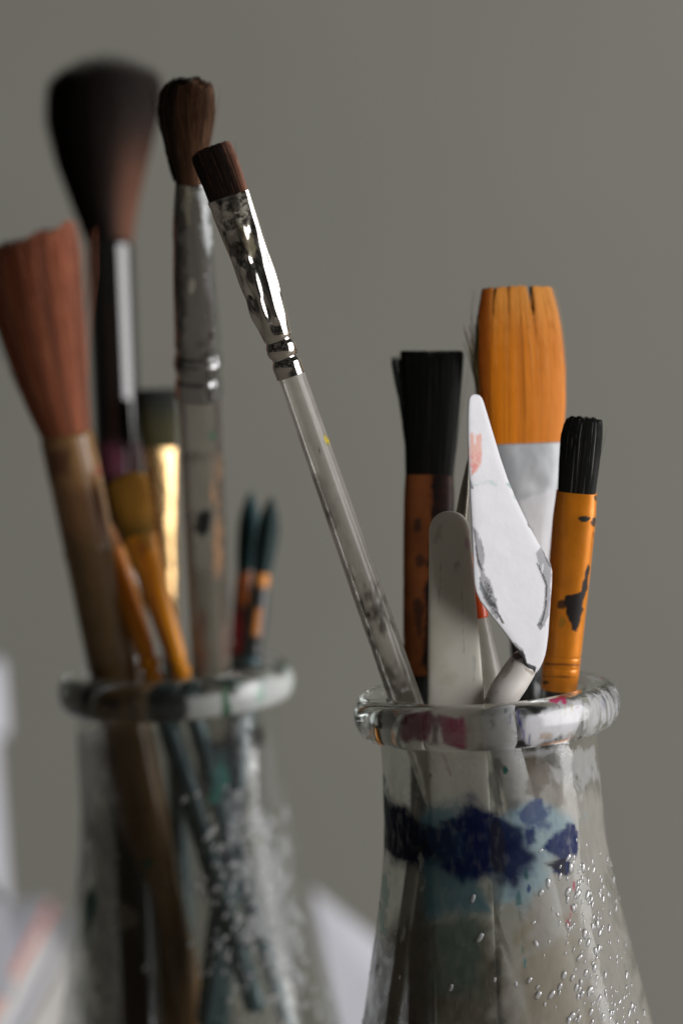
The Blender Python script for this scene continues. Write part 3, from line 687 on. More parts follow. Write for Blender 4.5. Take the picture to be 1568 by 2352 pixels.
M = Mesh(); M.add(v, f, 0, stains(v, N, [
    ([(500, 470), (570, 440), (580, 500), (530, 520), (505, 505)], (.40, .37, .30), .75, 5, 14, 1.2, -.8),
    (spot(540, 475, 11, 13, -20), (.05, .045, .035), .9, 3, 6, 1), (spot(515, 505, 16, 9, -20), (.22, .21, .19), .7, 4, 10, .8, -.6),
    ([(540, 520), (575, 500), (590, 590), (575, 600)], (.36, .31, .20), .55, 4, 10, 2),
    ([(520, 545), (560, 520), (570, 580), (545, 600)], (.06, .045, .03), .6, 6, 12, 2),
    (spot(655, 768, 20, 9, -18), (.36, .32, .24), .7, 4, 8, 1.2), (spot(668, 812, 16, 6, -20), (.34, .28, .2), .7, 3, 6, 1.2), (spot(590, 1000, 1, 1), (.3, .3, .3), .5, 1, 1, 1)]))
obj('ferrule', M, M_CHROME, T_, haspaint=True)
def cR1(a, b, u, r):
    c = mixc((.009, .0048, .0036), (.026, .012, .008), r ** 2)
    return mixc(c, np.array([.22, .075, .032]), sstep(.66, .95, a + .25 * (r - .5)) * .85 * sstep(.2, .6, b + .8)) + (r > .972)[..., None] * np.array([.16, .07, .04])
bristles(F, [(.905, 47, 15, 0), (.94, 48, 17, 0), (.975, 48, 18, -1), (1.0, 45, 15, -3)], 6500, .04, cR1, T_, e=2.6, jit=.04, lenj=.12, core=.94, ctip=.86,
         tip=lambda a, b: 1 - .07 * np.clip(-a, 0, 1) ** 3 - .03 * np.abs(a) ** 6 + .006 * np.sin(a * 19), stray=16)

# --- wide black flat brush in a worn copper ferrule
F = Frame((978, 1600, 510), (990, 812, 517), 12)
T_ = thing('paint_brush', 'flat black-haired brush with worn dark copper ferrule at the left of the front flask', 'paintbrush', F.P(reach(F, RIM_R, 5)))
lo = reach(F, RIM_R, 4)
v, f = F.loft([(lo, 20, 16), (lo + .03, 30, 24), (-.12, 34, 26), (.075, 36, 26), (.08, 30, 22)], 80, 48)
M = Mesh(); M.add(v, f); obj('handle', M, M_DARKH, T_, haspaint=True)
v, f = F.loft([(.06, 50, 30), (.10, 54, 30), (.3, 56, 28), (.50, 58, 26), (.60, 57.5, 24), (.645, 55.5, 22)], 120, 96, 3.2, lambda fr, th: -.12 * np.exp(-((fr - .12) / .008) ** 2) - .12 * np.exp(-((fr - .16) / .008) ** 2) + .12 * (fbm(np.stack([np.cos(th), np.sin(th), fr * 8], -1), 2, 4) - .5))
N = vnormals(v, f)
M = Mesh(); M.add(v, f, 0, stains(v, N, [([(985, 1085), (1052, 1085), (1052, 1600), (970, 1600), (975, 1350), (990, 1250)], (.010, .007, .008), .96, 5, 10, 3),  # right half blackened to paint in the ferrule's shaded side
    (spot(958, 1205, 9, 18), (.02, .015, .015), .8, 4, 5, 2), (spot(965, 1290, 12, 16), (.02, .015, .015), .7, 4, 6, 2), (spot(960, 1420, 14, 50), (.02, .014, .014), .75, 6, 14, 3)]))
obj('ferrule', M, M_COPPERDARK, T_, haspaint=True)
def cBlk(a, b, u, r): return mixc((.010, .0105, .0095), (.028, .029, .027), r ** 2) + ((r > .975) * .05)[..., None]
def strayleft(n): return -np.abs(RNG.random(n)) * .34
bristles(F, [(.64, 55, 20, 0), (.75, 60, 21, 2), (.9, 66, 21, 2), (1.008, 70, 20, 1)], 7000, .04, cBlk, T_, e=2.8, jit=.03, lenj=.06, core=.96, material=M_NYLON, ctip=.92, stray=60)
# hairs splayed at its left edge belong to the same tuft
Fs = F
M = Mesh(); n = 90
for k in range(n):
    tpx = RNG.random(); a0 = -.96 + .1 * tpx
    pts = []
    for u in np.linspace(0, 1, 6):
        fr = .645 + (.995 - .645 - .03 * RNG.random() * u) * u
        wpx = np.interp(fr, [.64, 1], [55, 68]); x = a0 * wpx - (2 + 34 * tpx ** 1.4) * u ** 1.3
        pts.append(F.P(fr) + F.W * x * F.mm(fr) + F.T * (RNG.random() - .5) * 1.6)
    v, f = polytube(pts, [.11, .11, .10, .09, .08, .05], 4, 1)
    M.add(v, f, 0, None, np.tile([.03, .036, .034, 1], (len(v), 1)))
obj('splayed_hairs', M, M_NYLON, T_, hascol=True)

# --- big flat brush with orange nylon hair
F = Frame((1212, 1600, 513), (1184, 662, 516), -14)
T_ = thing('paint_brush', 'wide flat brush with bright orange hair split at the tip, behind the white palette knife', 'paintbrush', F.P(reach(F, RIM_R, 5)))
lo = reach(F, RIM_R, 4.5)
v, f = F.loft([(lo, 18, 18), (lo + .04, 36, 32), (.1, 38, 36), (.2, 40, 36), (.21, 36, 32)], 80, 48)
M = Mesh(); M.add(v, f); obj('handle', M, M_DARKH, T_, haspaint=True)
v, f = F.loft([(.17, 42, 40), (.25, 46, 42), (.36, 60, 38), (.45, 76, 34), (.55, 95, 28), (.605, 102, 25), (.622, 103, 24)], 140, 128, 2.8,
              lambda fr, th: .25 * (fbm(np.stack([np.cos(th), np.sin(th), fr * 5], -1), 1.5, 8) - .5) - .2 * np.exp(-((fr - .52) / .02) ** 2 - ((th - 1.2) / .3) ** 2))
N = vnormals(v, f)
M = Mesh(); M.add(v, f, 0, stains(v, N, [([(1190, 1150), (1262, 1128), (1300, 1130), (1290, 1280), (1240, 1300)], (.62, .62, .64), .8, 5, 10, 3),  # white patch paints the reflection on the lower ferrule
     (spot(1175, 1080, 16, 30), (.30, .32, .34), .5, 8, 12, 2)]))
obj('ferrule', M, mat('brushed steel ferrule', base=(.34, .35, .36), rough=.5, metal=.7, paint=True, rvar=.1), T_, haspaint=True)
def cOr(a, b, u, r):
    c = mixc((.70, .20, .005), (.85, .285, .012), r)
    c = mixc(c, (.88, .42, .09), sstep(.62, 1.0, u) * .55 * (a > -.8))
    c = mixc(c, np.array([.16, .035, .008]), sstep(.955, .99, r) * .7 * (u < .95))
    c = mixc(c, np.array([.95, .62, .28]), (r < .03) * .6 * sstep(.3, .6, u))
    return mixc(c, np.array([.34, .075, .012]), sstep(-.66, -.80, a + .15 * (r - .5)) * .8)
SPL = (-.70, -.30, .34)
def splits(aa, u):
    o = aa.copy()
    for s_, wd in zip(SPL, (.05, .035, .10)):
        d = aa - s_
        o = o + np.sign(d) * wd * np.exp(-(d / .13) ** 2) * np.clip((u - .64) / .36, 0, 1) ** 1.2
    return o
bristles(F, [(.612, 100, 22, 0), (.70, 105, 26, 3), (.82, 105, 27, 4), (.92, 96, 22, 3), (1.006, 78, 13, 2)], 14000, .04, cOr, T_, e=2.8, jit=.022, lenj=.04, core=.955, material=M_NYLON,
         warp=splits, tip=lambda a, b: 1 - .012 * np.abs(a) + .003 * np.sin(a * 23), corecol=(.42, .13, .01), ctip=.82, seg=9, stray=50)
M = Mesh()
for k in range(26):
    tpx = RNG.random(); pts = []
    top = .86 + .08 * RNG.random(); out = (2 + 34 * tpx ** 2)
    for u in np.linspace(0, 1, 6):
        fr = .66 + (top - .66) * u; wpx = np.interp(fr, [.612, .82, .92, 1], [100, 105, 96, 78])
        pts.append(F.P(fr) + F.W * (-wpx * .97 - out * u ** 3 + 2) * F.mm(fr) + F.T * (RNG.random() - .3) * 1.5)
    v, f = polytube(pts, [.09, .09, .085, .08, .07, .04], 4, 1)
    M.add(v, f, 0, None, np.tile([.10, .075, .03, 1], (len(v), 1)))
obj('stray_hairs', M, M_NYLON, T_, hascol=True)

# --- small flat black brush, orange ferrule with black chips
F = Frame((1281, 1600, 503), (1338, 965, 497), 6)
T_ = thing('paint_brush', 'small flat black-haired brush in a bright orange ferrule chipped black, far right', 'paintbrush', F.P(reach(F, RIM_R, 3)))
lo = reach(F, RIM_R, 3)
v, f = F.loft([(lo, 16, 16), (lo + .03, 24, 24), (-.1, 30, 30), (.04, 33, 33), (.05, 30, 30)], 60, 48)
M = Mesh(); M.add(v, f); obj('handle', M, M_DARKH, T_, haspaint=True)
v, f = F.loft([(.030, 42, 38), (.10, 44, 40), (.3, 46, 38), (.5, 48.5, 36), (.65, 49.5, 32), (.745, 46.5, 28)], 260, 128, 2.5,
              lambda fr, th: -.10 * np.exp(-((fr - .115) / .004) ** 2) - .10 * np.exp(-((fr - .155) / .004) ** 2) + .07 * (fbm(np.stack([np.cos(th), np.sin(th), fr * 6], -1), 2, 14) - .5))
N = vnormals(v, f)
M = Mesh(); M.add(v, f, 0, stains(v, N, [
    ([(1348, 1290), (1353, 1300), (1346, 1360), (1328, 1440), (1322, 1452), (1312, 1448), (1299, 1408), (1298, 1370), (1334, 1358)], (.018, .015, .014), 1, 1.5, 3, 1.5),
    (spot(1290, 1387, 13, 12), (.02, .016, .014), .92, 3, 6, 1.5), (spot(1340, 1191, 15, 6, -5), (.02, .02, .016), 1, 1.5, 5, 1), (spot(1362, 1200, 6, 12, 10), (.03, .03, .025), .95, 1.5, 4, 1),
    (spot(1366, 1144, 3.5, 7), (.05, .05, .02), .9, 1, 2, 1), (spot(1290, 1430, 10, 14), (.22, .16, .02), .5, 4, 6, 1), (spot(1252, 1567, 8, 5), (.02, .016, .014), .9, 1.5, 3, 1),
    (spot(1362, 1230, 3, 8), (.25, .05, .01), .6, 1.5, 2, 1), ([(1250, 1522), (1330, 1526), (1330, 1530), (1250, 1527)], (.12, .03, .01), .8, 1.2, 2, 2), ([(1246, 1551), (1326, 1554), (1326, 1558), (1246, 1555)], (.12, .03, .01), .7, 1.2, 2, 2)]))
obj('ferrule', M, M_COPPER, T_, haspaint=True)
bristles(F, [(.735, 43, 24, 0), (.85, 46, 24, 0), (.95, 46, 22, 0), (1.01, 39, 18, 3)], 6000, .04, lambda a, b, u, r: cBlk(a, b, u, r) * (1 + (r > .985)[..., None] * 5), T_, e=2.8, jit=.03, lenj=.09, core=.95, material=M_NYLON,
         tip=lambda a, b: 1 - .03 * np.abs(a) ** 3 + .008 * np.sin(a * 15), ctip=.86, stray=40)

# --- rounded grey white spatula
F = Frame((1046, 1610, 490), (1030, 1174, 490.5), 5)
lo = reach(F, RIM_R, 6)
rows = []
for a in np.linspace(0, 90, 16): rows.append((1 - .105 * (1 - math.sin(math.radians(a))), 46 * math.cos(math.radians(a)) ** .9 + .4, 6 + 5 * math.cos(math.radians(a)), 0))
rows += [(.6, 53, 12, 0), (.3, 60, 12, 0), (0, 66, 12, 0), (-.5, 70, 12, 0), (lo + .1, 70, 12, 0), (lo, 64, 10, 0)]
v, f = F.loft(rows, 160, 160, 4.5)
N = vnormals(v, f)
M = Mesh(); M.add(v, f, 0, stains(v, N, [(spot(1000, 1480, 26, 70), (.42, .36, .20), .30, 20, 14, 4), (spot(1074, 1240, 4, 26), (.55, .32, .45), .6, 3, 4, 1), (spot(1040, 1380, 40, 90), (.56, .53, .45), .3, 25, 10, 5), (spot(1010, 1330, 1.6, 60, 3), (.40, .37, .30), .5, 1.5, 3, 1), (spot(1062, 1420, 1.4, 80, -2), (.45, .42, .34), .5, 1.5, 3, 1), (spot(1048, 1300, 5, 9, 30), (.30, .25, .18), .5, 3, 5, 1), (spot(1020, 1560, 30, 24), (.45, .38, .24), .4, 14, 16, 3), (spot(1006, 1225, 9, 22, 20), (.5, .46, .38), .5, 6, 8, 2), (spot(1088, 1530, 3, 40), (.30, .34, .34), .4, 3, 5, 1.5)]))
o = obj('spatula', M, M_GREYPL, haspaint=True, origin=F.P(lo))
tag(o, 'grey-white plastic spatula with a rounded top standing at the front of the flask', 'spatula')

# --- white palette knife with a cranked neck
rows = [(905, 1089, 1091), (906.5, 1084, 1097), (909, 1080, 1101.5), (914, 1076.5, 1106), (922, 1075, 1109.5), (932, 1074, 1112.5), (960, 1073, 1121), (1000, 1073, 1133), (1050, 1074, 1148), (1100, 1077, 1165), (1150, 1079, 1186), (1200, 1082, 1210),
        (1250, 1084, 1237), (1280, 1085, 1256), (1296, 1085.5, 1264), (1312, 1086, 1267), (1340, 1088, 1266.5), (1360, 1092, 1265), (1380, 1101, 1263.5), (1400, 1116, 1262), (1430, 1140, 1260), (1460, 1163, 1258), (1490, 1185, 1254),
        (1505, 1195, 1251), (1520, 1202, 1246), (1532, 1208, 1240), (1541, 1214, 1234), (1546, 1220, 1229), (1548, 1223, 1226)]
R_ = np.array(rows, float)
yy = np.unique(np.concatenate([np.linspace(905, 1548, 300), R_[:, 0]]))
xl, xr = np.interp(yy, R_[:, 0], R_[:, 1]), np.interp(yy, R_[:, 0], R_[:, 2])
sx, sy = section(5, 220)
ct, cs = 1.0, math.tan(math.radians(27))
V = []
for y, a, b in zip(yy, xl, xr):
    cx, hw = (a + b) / 2, (b - a) / 2
    th_ = 9.5 * min(1, (hw / 14) ** .6)
    for q, w in zip(sx, sy):
        dep = 487.0 + (cx + hw * q - 1170) / 12.9 * cs - w * th_ / 12.9
        V.append(at(cx + hw * q, y, dep))
v = np.array(V); f = tube_faces(len(yy), 220)
N = vnormals(v, f)
cc_ = v.reshape(len(yy), 220, 3).mean(1, keepdims=True)
if np.einsum('ijk,ijk->ij', N.reshape(len(yy), 220, 3), v.reshape(len(yy), 220, 3) - cc_)[100:300].mean() < 0: f = [q[::-1] for q in f]; N = -N
KN = thing('palette_knife', 'white painted palette knife with diamond blade, peeling grey and black edges and red smear', 'palette knife', at(1172, 1800, 490))
GR = (.30, .30, .32); DK = (.02, .02, .022)
kst = [
    ([(1078, 1000), (1084, 994), (1090, 1010), (1094, 1000), (1104, 996), (1108, 1030), (1106, 1060), (1096, 1080), (1082, 1092), (1077, 1060)], (.78, .34, .24), .75, 3, 6, 1),
    ([(1080, 1045), (1106, 1040), (1104, 1065), (1092, 1085), (1082, 1092)], (.72, .22, .22), .7, 4, 7, .8, -.5),
    (spot(1090, 1010, 2.5, 12), (.8, .8, .83), .8, 2, 2, 1),
    ([(1080, 1103), (1112, 1108), (1130, 1102), (1146, 1108), (1142, 1118), (1110, 1113), (1082, 1114)], (.42, .56, .55), .65, 3, 8, 1, -.7),
    ([(1170, 1105), (1178, 1118), (1172, 1122), (1162, 1112)], (.30, .42, .40), .8, 2, 3, 1), (spot(1182, 1138, 4, 9, -15), (.35, .5, .42), .7, 2, 3, 1),
    ([(1076, 1096), (1083, 1108), (1086, 1122), (1080, 1122)], DK, .95, 1.5, 2, 1),
    # peeled patches: grey ground with a black broken edge
    ([(1087, 1212), (1096, 1222), (1110, 1262), (1112, 1305), (1106, 1330), (1096, 1300), (1090, 1260)], GR, .9, 2, 5, 1),
    ([(1087, 1212), (1091, 1220), (1094, 1252), (1099, 1285), (1108, 1308), (1105, 1312), (1095, 1290), (1091, 1256)], DK, .9, 1, 2, 1),
    ([(1097, 1222), (1105, 1240), (1112, 1275), (1110, 1282), (1103, 1246)], (.06, .06, .06), .55, 1, 2, 1),
    ([(1103, 1310), (1122, 1330), (1138, 1372), (1147, 1418), (1140, 1425), (1118, 1390), (1100, 1355)], GR, .92, 2, 6, 1),
    ([(1110, 1330), (1125, 1345), (1135, 1380), (1146, 1415), (1136, 1410), (1118, 1378)], DK, .85, 1, 8, .8, -.5),
    ([(1101, 1325), (1108, 1345), (1126, 1375), (1142, 1395), (1140, 1402), (1120, 1385), (1100, 1355)], DK, .8, 1, 3, .8),
    ([(1136, 1400), (1148, 1412), (1158, 1432), (1152, 1432)], DK, .9, 1.2, 3, 1),
    ([(1229, 1270), (1241, 1255), (1252, 1275), (1266, 1300), (1262, 1400), (1250, 1440), (1233, 1435), (1246, 1400), (1251, 1345), (1240, 1310)], GR, .9, 1.5, 4, 1),
    ([(1228, 1278), (1233, 1300), (1243, 1322), (1252, 1345), (1250, 1392), (1243, 1425), (1246, 1427), (1255, 1390), (1256, 1342), (1246, 1318), (1236, 1295)], DK, .9, 1, 2.5, 1),
    ([(1232, 1435), (1243, 1425), (1246, 1440), (1240, 1448)], DK, .7, 1, 2, 1), (spot(1245, 1305, 2.5, 12, 8), (.75, .76, .8), .8, 1.2, 1, 1),
    ([(1243, 1260), (1256, 1282), (1266, 1300), (1262, 1304), (1252, 1288)], DK, .55, 1, 2, 1),
    (spot(1219, 1209, 4, 7, -25), (.75, .55, .05), .95, 1.2, 1.5, 1), (spot(1213, 1205, 2, 9, -22), DK, .8, 1, 1.5, 1),
    ([(1168, 1475), (1180, 1475), (1200, 1490), (1203, 1505), (1190, 1500)], (.36, .36, .38), .9, 1.5, 3, 1), ([(1180, 1480), (1192, 1492), (1202, 1496), (1200, 1503), (1190, 1500)], DK, .85, 1, 3, .8),
    ([(1192, 1495), (1202, 1498), (1210, 1522), (1232, 1532), (1228, 1545), (1212, 1548), (1200, 1520)], DK, .97, 1.5, 4, 1),
    ([(1074, 930), (1079, 930), (1088, 1290), (1112, 1370), (1105, 1372), (1084, 1300), (1076, 1100)], (.62, .70, .78), .35, 2, 3, 2)]  # blue tint paints in the shade along the left edge
kst = [(k[0], k[1], k[2], k[3], k[4] * .55, *k[5:]) for k in kst]
M = Mesh(); Pn = stains(v, N, kst)
M.add(v, f, 0, Pn)
obj('blade', M, M_WHITEPL, KN, haspaint=True)
hp = [at(1224, 1490, 491.5), at(1206, 1518, 490.6), at(1178, 1562, 489.0), at(1152, 1604, 487.5), at(1140, 1650, 488), at(1160, 1720, 489.5), at(1192, 1830, 492), at(1235, 2000, 496), at(1310, 2320, 503), at(1350, 2560, 508)]
hr = [1.0, 2.5, 2.85, 2.8, 2.7, 2.7, 2.6, 2.5, 2.4, 1.6]
v, f = polytube(hp, hr, 64, 40, .8); N = vnormals(v, f)
v0 = v
if np.einsum('ij,ij->i', N, v - v.mean(0)).mean() < 0: f = [q[::-1] for q in f]; N = -N
M = Mesh(); M.add(v, f, 0, stains(v, N, [
    ([(1150, 1560), (1160, 1540), (1178, 1515), (1182, 1520), (1165, 1552), (1152, 1570)], (.06, .045, .035), .75, 1.5, 5, .8), (spot(1142, 1588, 8, 5, -50), DK, .85, 1.5, 4, .8),
    (spot(1118, 1610, 5, 10), DK, .8, 1.5, 4, .8), ([(1176, 1500), (1200, 1498), (1203, 1512), (1180, 1516)], (.06, .045, .04), .9, 2, 4, 1),
    ([(1198, 1515), (1212, 1535), (1240, 1545), (1220, 1552), (1200, 1535)], DK, .9, 1.5, 4, 1),
    ([(1120, 1500), (1240, 1530), (1200, 1640), (1090, 1640)], (.62, .55, .44), .55, 8, 10, 3)]))
obj('handle', M, M_WHITEPL, KN, haspaint=True)

# --- slim brush with red orange collar behind the knife
F = Frame((1134, 1600, 500), (1076, 1265, 499), 0)
T_ = thing('paint_brush', 'clear handled tool with a short orange-red end tucked behind the white palette knife', 'paintbrush', F.P(reach(F, RIM_R, 2.5)))
lo = reach(F, RIM_R, 2.5)
v, f = F.loft([(lo, 20, 20), (lo + .05, 32, 30), (0, 30, 28), (.3, 23, 22), (.56, 17, 16), (.57, 15, 14)], 80, 48)
M = Mesh(); M.add(v, f); obj('handle', M, M_ACRYL, T_, haspaint=True)
v, f = F.loft([(.545, 19, 18), (.60, 20, 19), (.8, 15, 14), (.95, 8, 8), (1.0, 3, 3)], 50, 40)
M = Mesh(); M.add(v, f); obj('collar', M, mat('orange red lacquer', base=(.62, .075, .012), rough=.25, coat=.4, paint=True), T_, haspaint=True)
# --- slim steel tool between the black brush and the knife
F = Frame((1002, 1600, 501), (1079, 1040, 500), 30)
lo = reach(F, RIM_R, 3)
v, f = F.loft([(lo, 10, 8), (lo + .05, 16, 9), (0, 18, 9), (.4, 18, 8), (.7, 16, 7), (.85, 11, 6), (.95, 5, 5), (1, 1, 1)], 120, 48, 2.6)
M = Mesh(); M.add(v, f)
o = obj('steel_spatula', M, mat('tarnished steel', base=(.30, .28, .24), rough=.35, metal=.9, paint=True, var=.2), haspaint=True, origin=F.P(lo))
tag(o, 'thin tarnished metal spatula, only its edge showing between black brush and white knife', 'spatula')

# ================================================================== TOOLS IN THE BACK FLASK
# --- big dark mop brush
F = Frame((294, 1570, 573), (236, 138, 606), 0)
T_ = thing('mop_brush', 'big round mop brush with black-brown hair and glossy black handle', 'paintbrush', F.P(reach(F, RIM_L, 4.5)))
lo = reach(F, RIM_L, 4.7)
v, f = F.loft([(lo, 20, 20), (lo + .03, 44, 44), (0, 50, 50), (.35, 54, 54), (.690, 56, 56), (.7, 50, 50)], 120, 64); N = vnormals(v, f)
M = Mesh(); M.add(v, f, 0, stains(v, N, [([(225, 1020), (320, 1020), (320, 1100), (225, 1100)], (.35, .10, .18), .55, 12, 8, 4)])); obj('handle', M, M_BLACKLAC, T_, haspaint=True)  # pink band paints the lacquer's pinkish highlight
def cMop(a, b, u, r):
    c = mixc((.009, .0065, .0058), (.022, .015, .012), r)
    return mixc(c, np.array([.16, .065, .036]), sstep(.1, .7, a + .3 * (r - .5)) * (1 - sstep(.3, .9, u)) * .85)
bristles(F, [(.69, 50, 50, 0), (.74, 66, 62, -6), (.82, 96, 82, -10), (.90, 118, 95, -6), (.95, 122, 98, 2), (.985, 116, 92, 6), (1.005, 92, 76, 6)], 9000, .07, cMop, T_, e=2.0, jit=.06, lenj=.22, core=.90, material=M_SOFTHAIR,
         tip=lambda a, b: 1.01 - .13 * np.clip(a * a + b * b, 0, 1) ** 2 + .006 * np.sin(a * 9 + 1), ctip=.9, corecol=(.012, .009, .008))

# --- russet mop with bamboo handle
F = Frame((268, 1570, 561), (58, 528, 553), 0)
T_ = thing('mop_brush', 'russet-haired mop brush with thick bamboo handle at the far left', 'paintbrush', F.P(reach(F, RIM_L, 5)))
lo = reach(F, RIM_L, 5.3)
v, f = F.loft([(lo, 36, 36), (lo + .02, 56, 56), (-.4, 58, 58), (0, 58, 58), (.25, 58.5, 58.5), (.42, 60, 60), (.545, 62, 62), (.56, 59, 59)], 180, 72, 2, lambda fr, th: .22 * np.exp(-((fr - .30) / .008) ** 2) - .1 * np.exp(-((fr - .315) / .006) ** 2)); N = vnormals(v, f)
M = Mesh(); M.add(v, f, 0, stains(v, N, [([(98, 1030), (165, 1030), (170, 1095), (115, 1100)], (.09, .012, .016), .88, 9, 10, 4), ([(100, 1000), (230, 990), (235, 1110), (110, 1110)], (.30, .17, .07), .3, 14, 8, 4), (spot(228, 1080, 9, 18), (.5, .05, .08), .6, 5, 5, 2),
     ([(120, 1110), (240, 1110), (270, 1240), (150, 1250)], (.16, .065, .03), .55, 20, 16, 5), ([(140, 1230), (300, 1250), (320, 1580), (190, 1580)], (.085, .055, .02), .72, 30, 16, 6), ([(200, 1560), (340, 1560), (480, 2350), (330, 2350)], (.16, .085, .025), .35, 20, 30, 8)])); obj('handle', M, M_BAMBOO, T_, haspaint=True)  # dark lower part paints in the shade on the bamboo
def cRus(a, b, u, r):
    c = mixc((.34, .095, .045), (.66, .24, .125), r)
    lock = .5 + .5 * np.sin(a * 13 + b * 3 + 1.0) 
    c = mixc(c, np.array([.12, .035, .022]), lock ** 2 * .6)
    return mixc(c, np.array([.62, .34, .22]), ((r > .93) * .5))
bristles(F, [(.55, 56, 54, 0), (.62, 70, 64, -4), (.75, 92, 80, -6), (.88, 102, 85, -4), (1.0, 96, 80, 10)], 8000, .07, cRus, T_, e=2.0, jit=.07, lenj=.15, core=.88, material=M_SOFTHAIR,
         tip=lambda a, b: .97 + .03 * a + .010 * np.sin(a * 8), ctip=.9, corecol=(.16, .045, .025), stray=60,
         warp=lambda aa, u: aa + (.03 * np.sin(aa * 11) + .02 * np.sin(aa * 27 + 2)) * u)

# --- dirty flat brush leaning towards the camera
F = Frame((487, 1560, 562), (428, 180, 514), 10)
T_ = thing('paint_brush', 'tall flat brush with paint-crusted silver ferrule, brown hair and stained clear handle', 'paintbrush', F.P(reach(F, RIM_L, 4)))
lo = reach(F, RIM_L, 4.4)
v, f = F.loft([(lo, 30, 30), (lo + .02, 44, 44), (0, 46, 46), (.25, 48, 48), (.42, 49.5, 49.5), (.505, 49, 49), (.51, 45, 45)], 140, 64); N = vnormals(v, f)
M = Mesh(); M.add(v, f, 0, stains(v, N, [([(450, 1185), (468, 1170), (486, 1175), (483, 1215), (466, 1232), (448, 1215)], (.015, .015, .02), .96, 4, 4, 3), (spot(488, 1000, 9, 12), (.04, .16, .09), .8, 4, 4, 2),
     (spot(497, 1350, 10, 12), (.10, .16, .13), .6, 5, 5, 2), ([(410, 870), (520, 870), (520, 900), (412, 900)], (.22, .2, .2), .5, 8, 10, 3), ([(415, 1040), (520, 1030), (522, 1060), (418, 1062)], (.18, .14, .10), .5, 8, 12, 3),
     ([(485, 1050), (508, 1050), (512, 1330), (488, 1330)], (.66, .36, .18), .6, 5, 10, 3, 2), ([(425, 1320), (520, 1300), (525, 1570), (440, 1570)], (.26, .23, .18), .45, 20, 20, 4), (spot(465, 1470, 8, 90), (.30, .08, .07), .55, 7, 6, 3), (spot(515, 1480, 6, 60), (.34, .12, .09), .4, 6, 6, 3), ([(415, 1180), (450, 1170), (450, 1330), (425, 1330)], (.3, .27, .22), .35, 12, 12, 3)])); obj('handle', M, M_ACRYLDIRTY, T_, haspaint=True)
def crust(fr, th):
    P = np.stack([np.cos(th) * 2, np.sin(th) * 2, fr * 40], -1)
    d = .5 * (fbm(P * np.array([1, 1, .4]), .9, 4, 4) - .5) + .25 * np.clip(fbm(P, .5, 6, 3) - .55, 0, 1)
    for f0, sf, a in ((.535, .006, -.3), (.555, .006, .25), (.575, .006, -.3)): d = d + a * np.exp(-((fr - f0) / sf) ** 2)
    return d
v, f = F.loft([(.50, 54, 54), (.54, 54, 52), (.58, 53, 50), (.68, 49, 42), (.80, 42, 30), (.842, 36, 25)], 220, 120, 2.4, crust); N = vnormals(v, f)
M = Mesh(); M.add(v, f, 0, stains(v, N, [([(455, 440), (485, 430), (490, 560), (478, 585), (462, 540)], (.55, .58, .58), .7, 8, 8, 3), (spot(440, 655, 8, 20), (.5, .48, .40), .8, 5, 4, 2), ([(410, 420), (440, 420), (435, 520), (412, 520)], (.36, .32, .22), .55, 6, 12, 2), (spot(415, 510, 12, 30), (.03, .025, .02), .7, 6, 8, 2),
     ([(400, 560), (430, 560), (425, 760), (402, 760)], (.05, .04, .035), .7, 8, 12, 2, 1.5), (spot(475, 830, 20, 14), (.06, .055, .045), .8, 5, 6, 2), (spot(470, 790, 18, 9), (.08, .07, .06), .75, 4, 5, 2), ([(396, 400), (432, 400), (428, 860), (396, 860)], (.06, .055, .05), .5, 10, 10, 3)])); obj('ferrule', M, M_DIRTYMETAL, T_, haspaint=True)  # long dark left strip paints the metal's unlit side
def cBrn(a, b, u, r):
    c = mixc((.035, .015, .008), (.12, .052, .022), r)
    c = mixc(c, np.array([.016, .009, .006]), sstep(-.1, -.6, a + .3 * (r - .5)) * .85)
    return mixc(c, np.array([.55, .30, .15]), ((r > .975) * .8))
bristles(F, [(.83, 29, 20, -4), (.86, 34, 26, -4), (.90, 50, 34, -4), (.945, 60, 37, -3), (.98, 56, 33, 0), (1.0, 44, 27, 8)], 6000, .05, cBrn, T_, e=2.2, jit=.08, lenj=.14, core=.88, stray=60, tip=lambda a, b: .985 + .012 * np.sin(a * 7) - .05 * np.abs(a) ** 4, ctip=.84,
         warp=lambda aa, u: aa + .05 * np.sin(aa * 9) * u)
M = Mesh()
for k in range(50):
    tpx = RNG.random(); pts = []; top = .91 + .05 * tpx
    for u in np.linspace(0, 1, 6):
        fr = .845 + (top - .845) * u
        pts.append(F.P(fr) + F.W * (-36 - (8 + 16 * tpx) * u - 8 * math.sin(u * 3)) * F.mm(fr) + F.T * (RNG.random() - .3) * 1.6)
    v, f = polytube(pts, [.09, .09, .085, .08, .06, .03], 4, 1)
    M.add(v, f, 0, None, np.tile([.022, .012, .008, 1], (len(v), 1)))
obj('splayed_hairs', M, M_BRISTLE, T_, hascol=True)

# --- gold ferrule, dark green stained hair
F = Frame((394, 1570, 575), (360, 893, 580), -24)
T_ = thing('paint_brush', 'flat brush with gleaming gold ferrule and dark green stained hair', 'paintbrush', F.P(reach(F, RIM_L, 3)))
lo = reach(F, RIM_L, 3)
v, f = F.loft([(lo, 12, 12), (lo + .04, 26, 26), (0, 20, 20), (.15, 17, 17), (.17, 15, 15)], 60, 40); M = Mesh(); M.add(v, f); obj('handle', M, M_TEALH, T_, haspaint=True)
v, f = F.loft([(.15, 20, 20), (.25, 22, 22), (.4, 28, 24), (.6, 34, 23), (.74, 39, 20), (.80, 41, 18)], 160, 80, 2.5, lambda fr, th: -.25 * np.exp(-((fr - .27) / .012) ** 2) - .25 * np.exp(-((fr - .21) / .012) ** 2) + .3 * np.exp(-((fr - .24) / .014) ** 2) + .2 * (fbm(np.stack([np.cos(th), np.sin(th), fr * 8], -1), 2, 24) - .5))
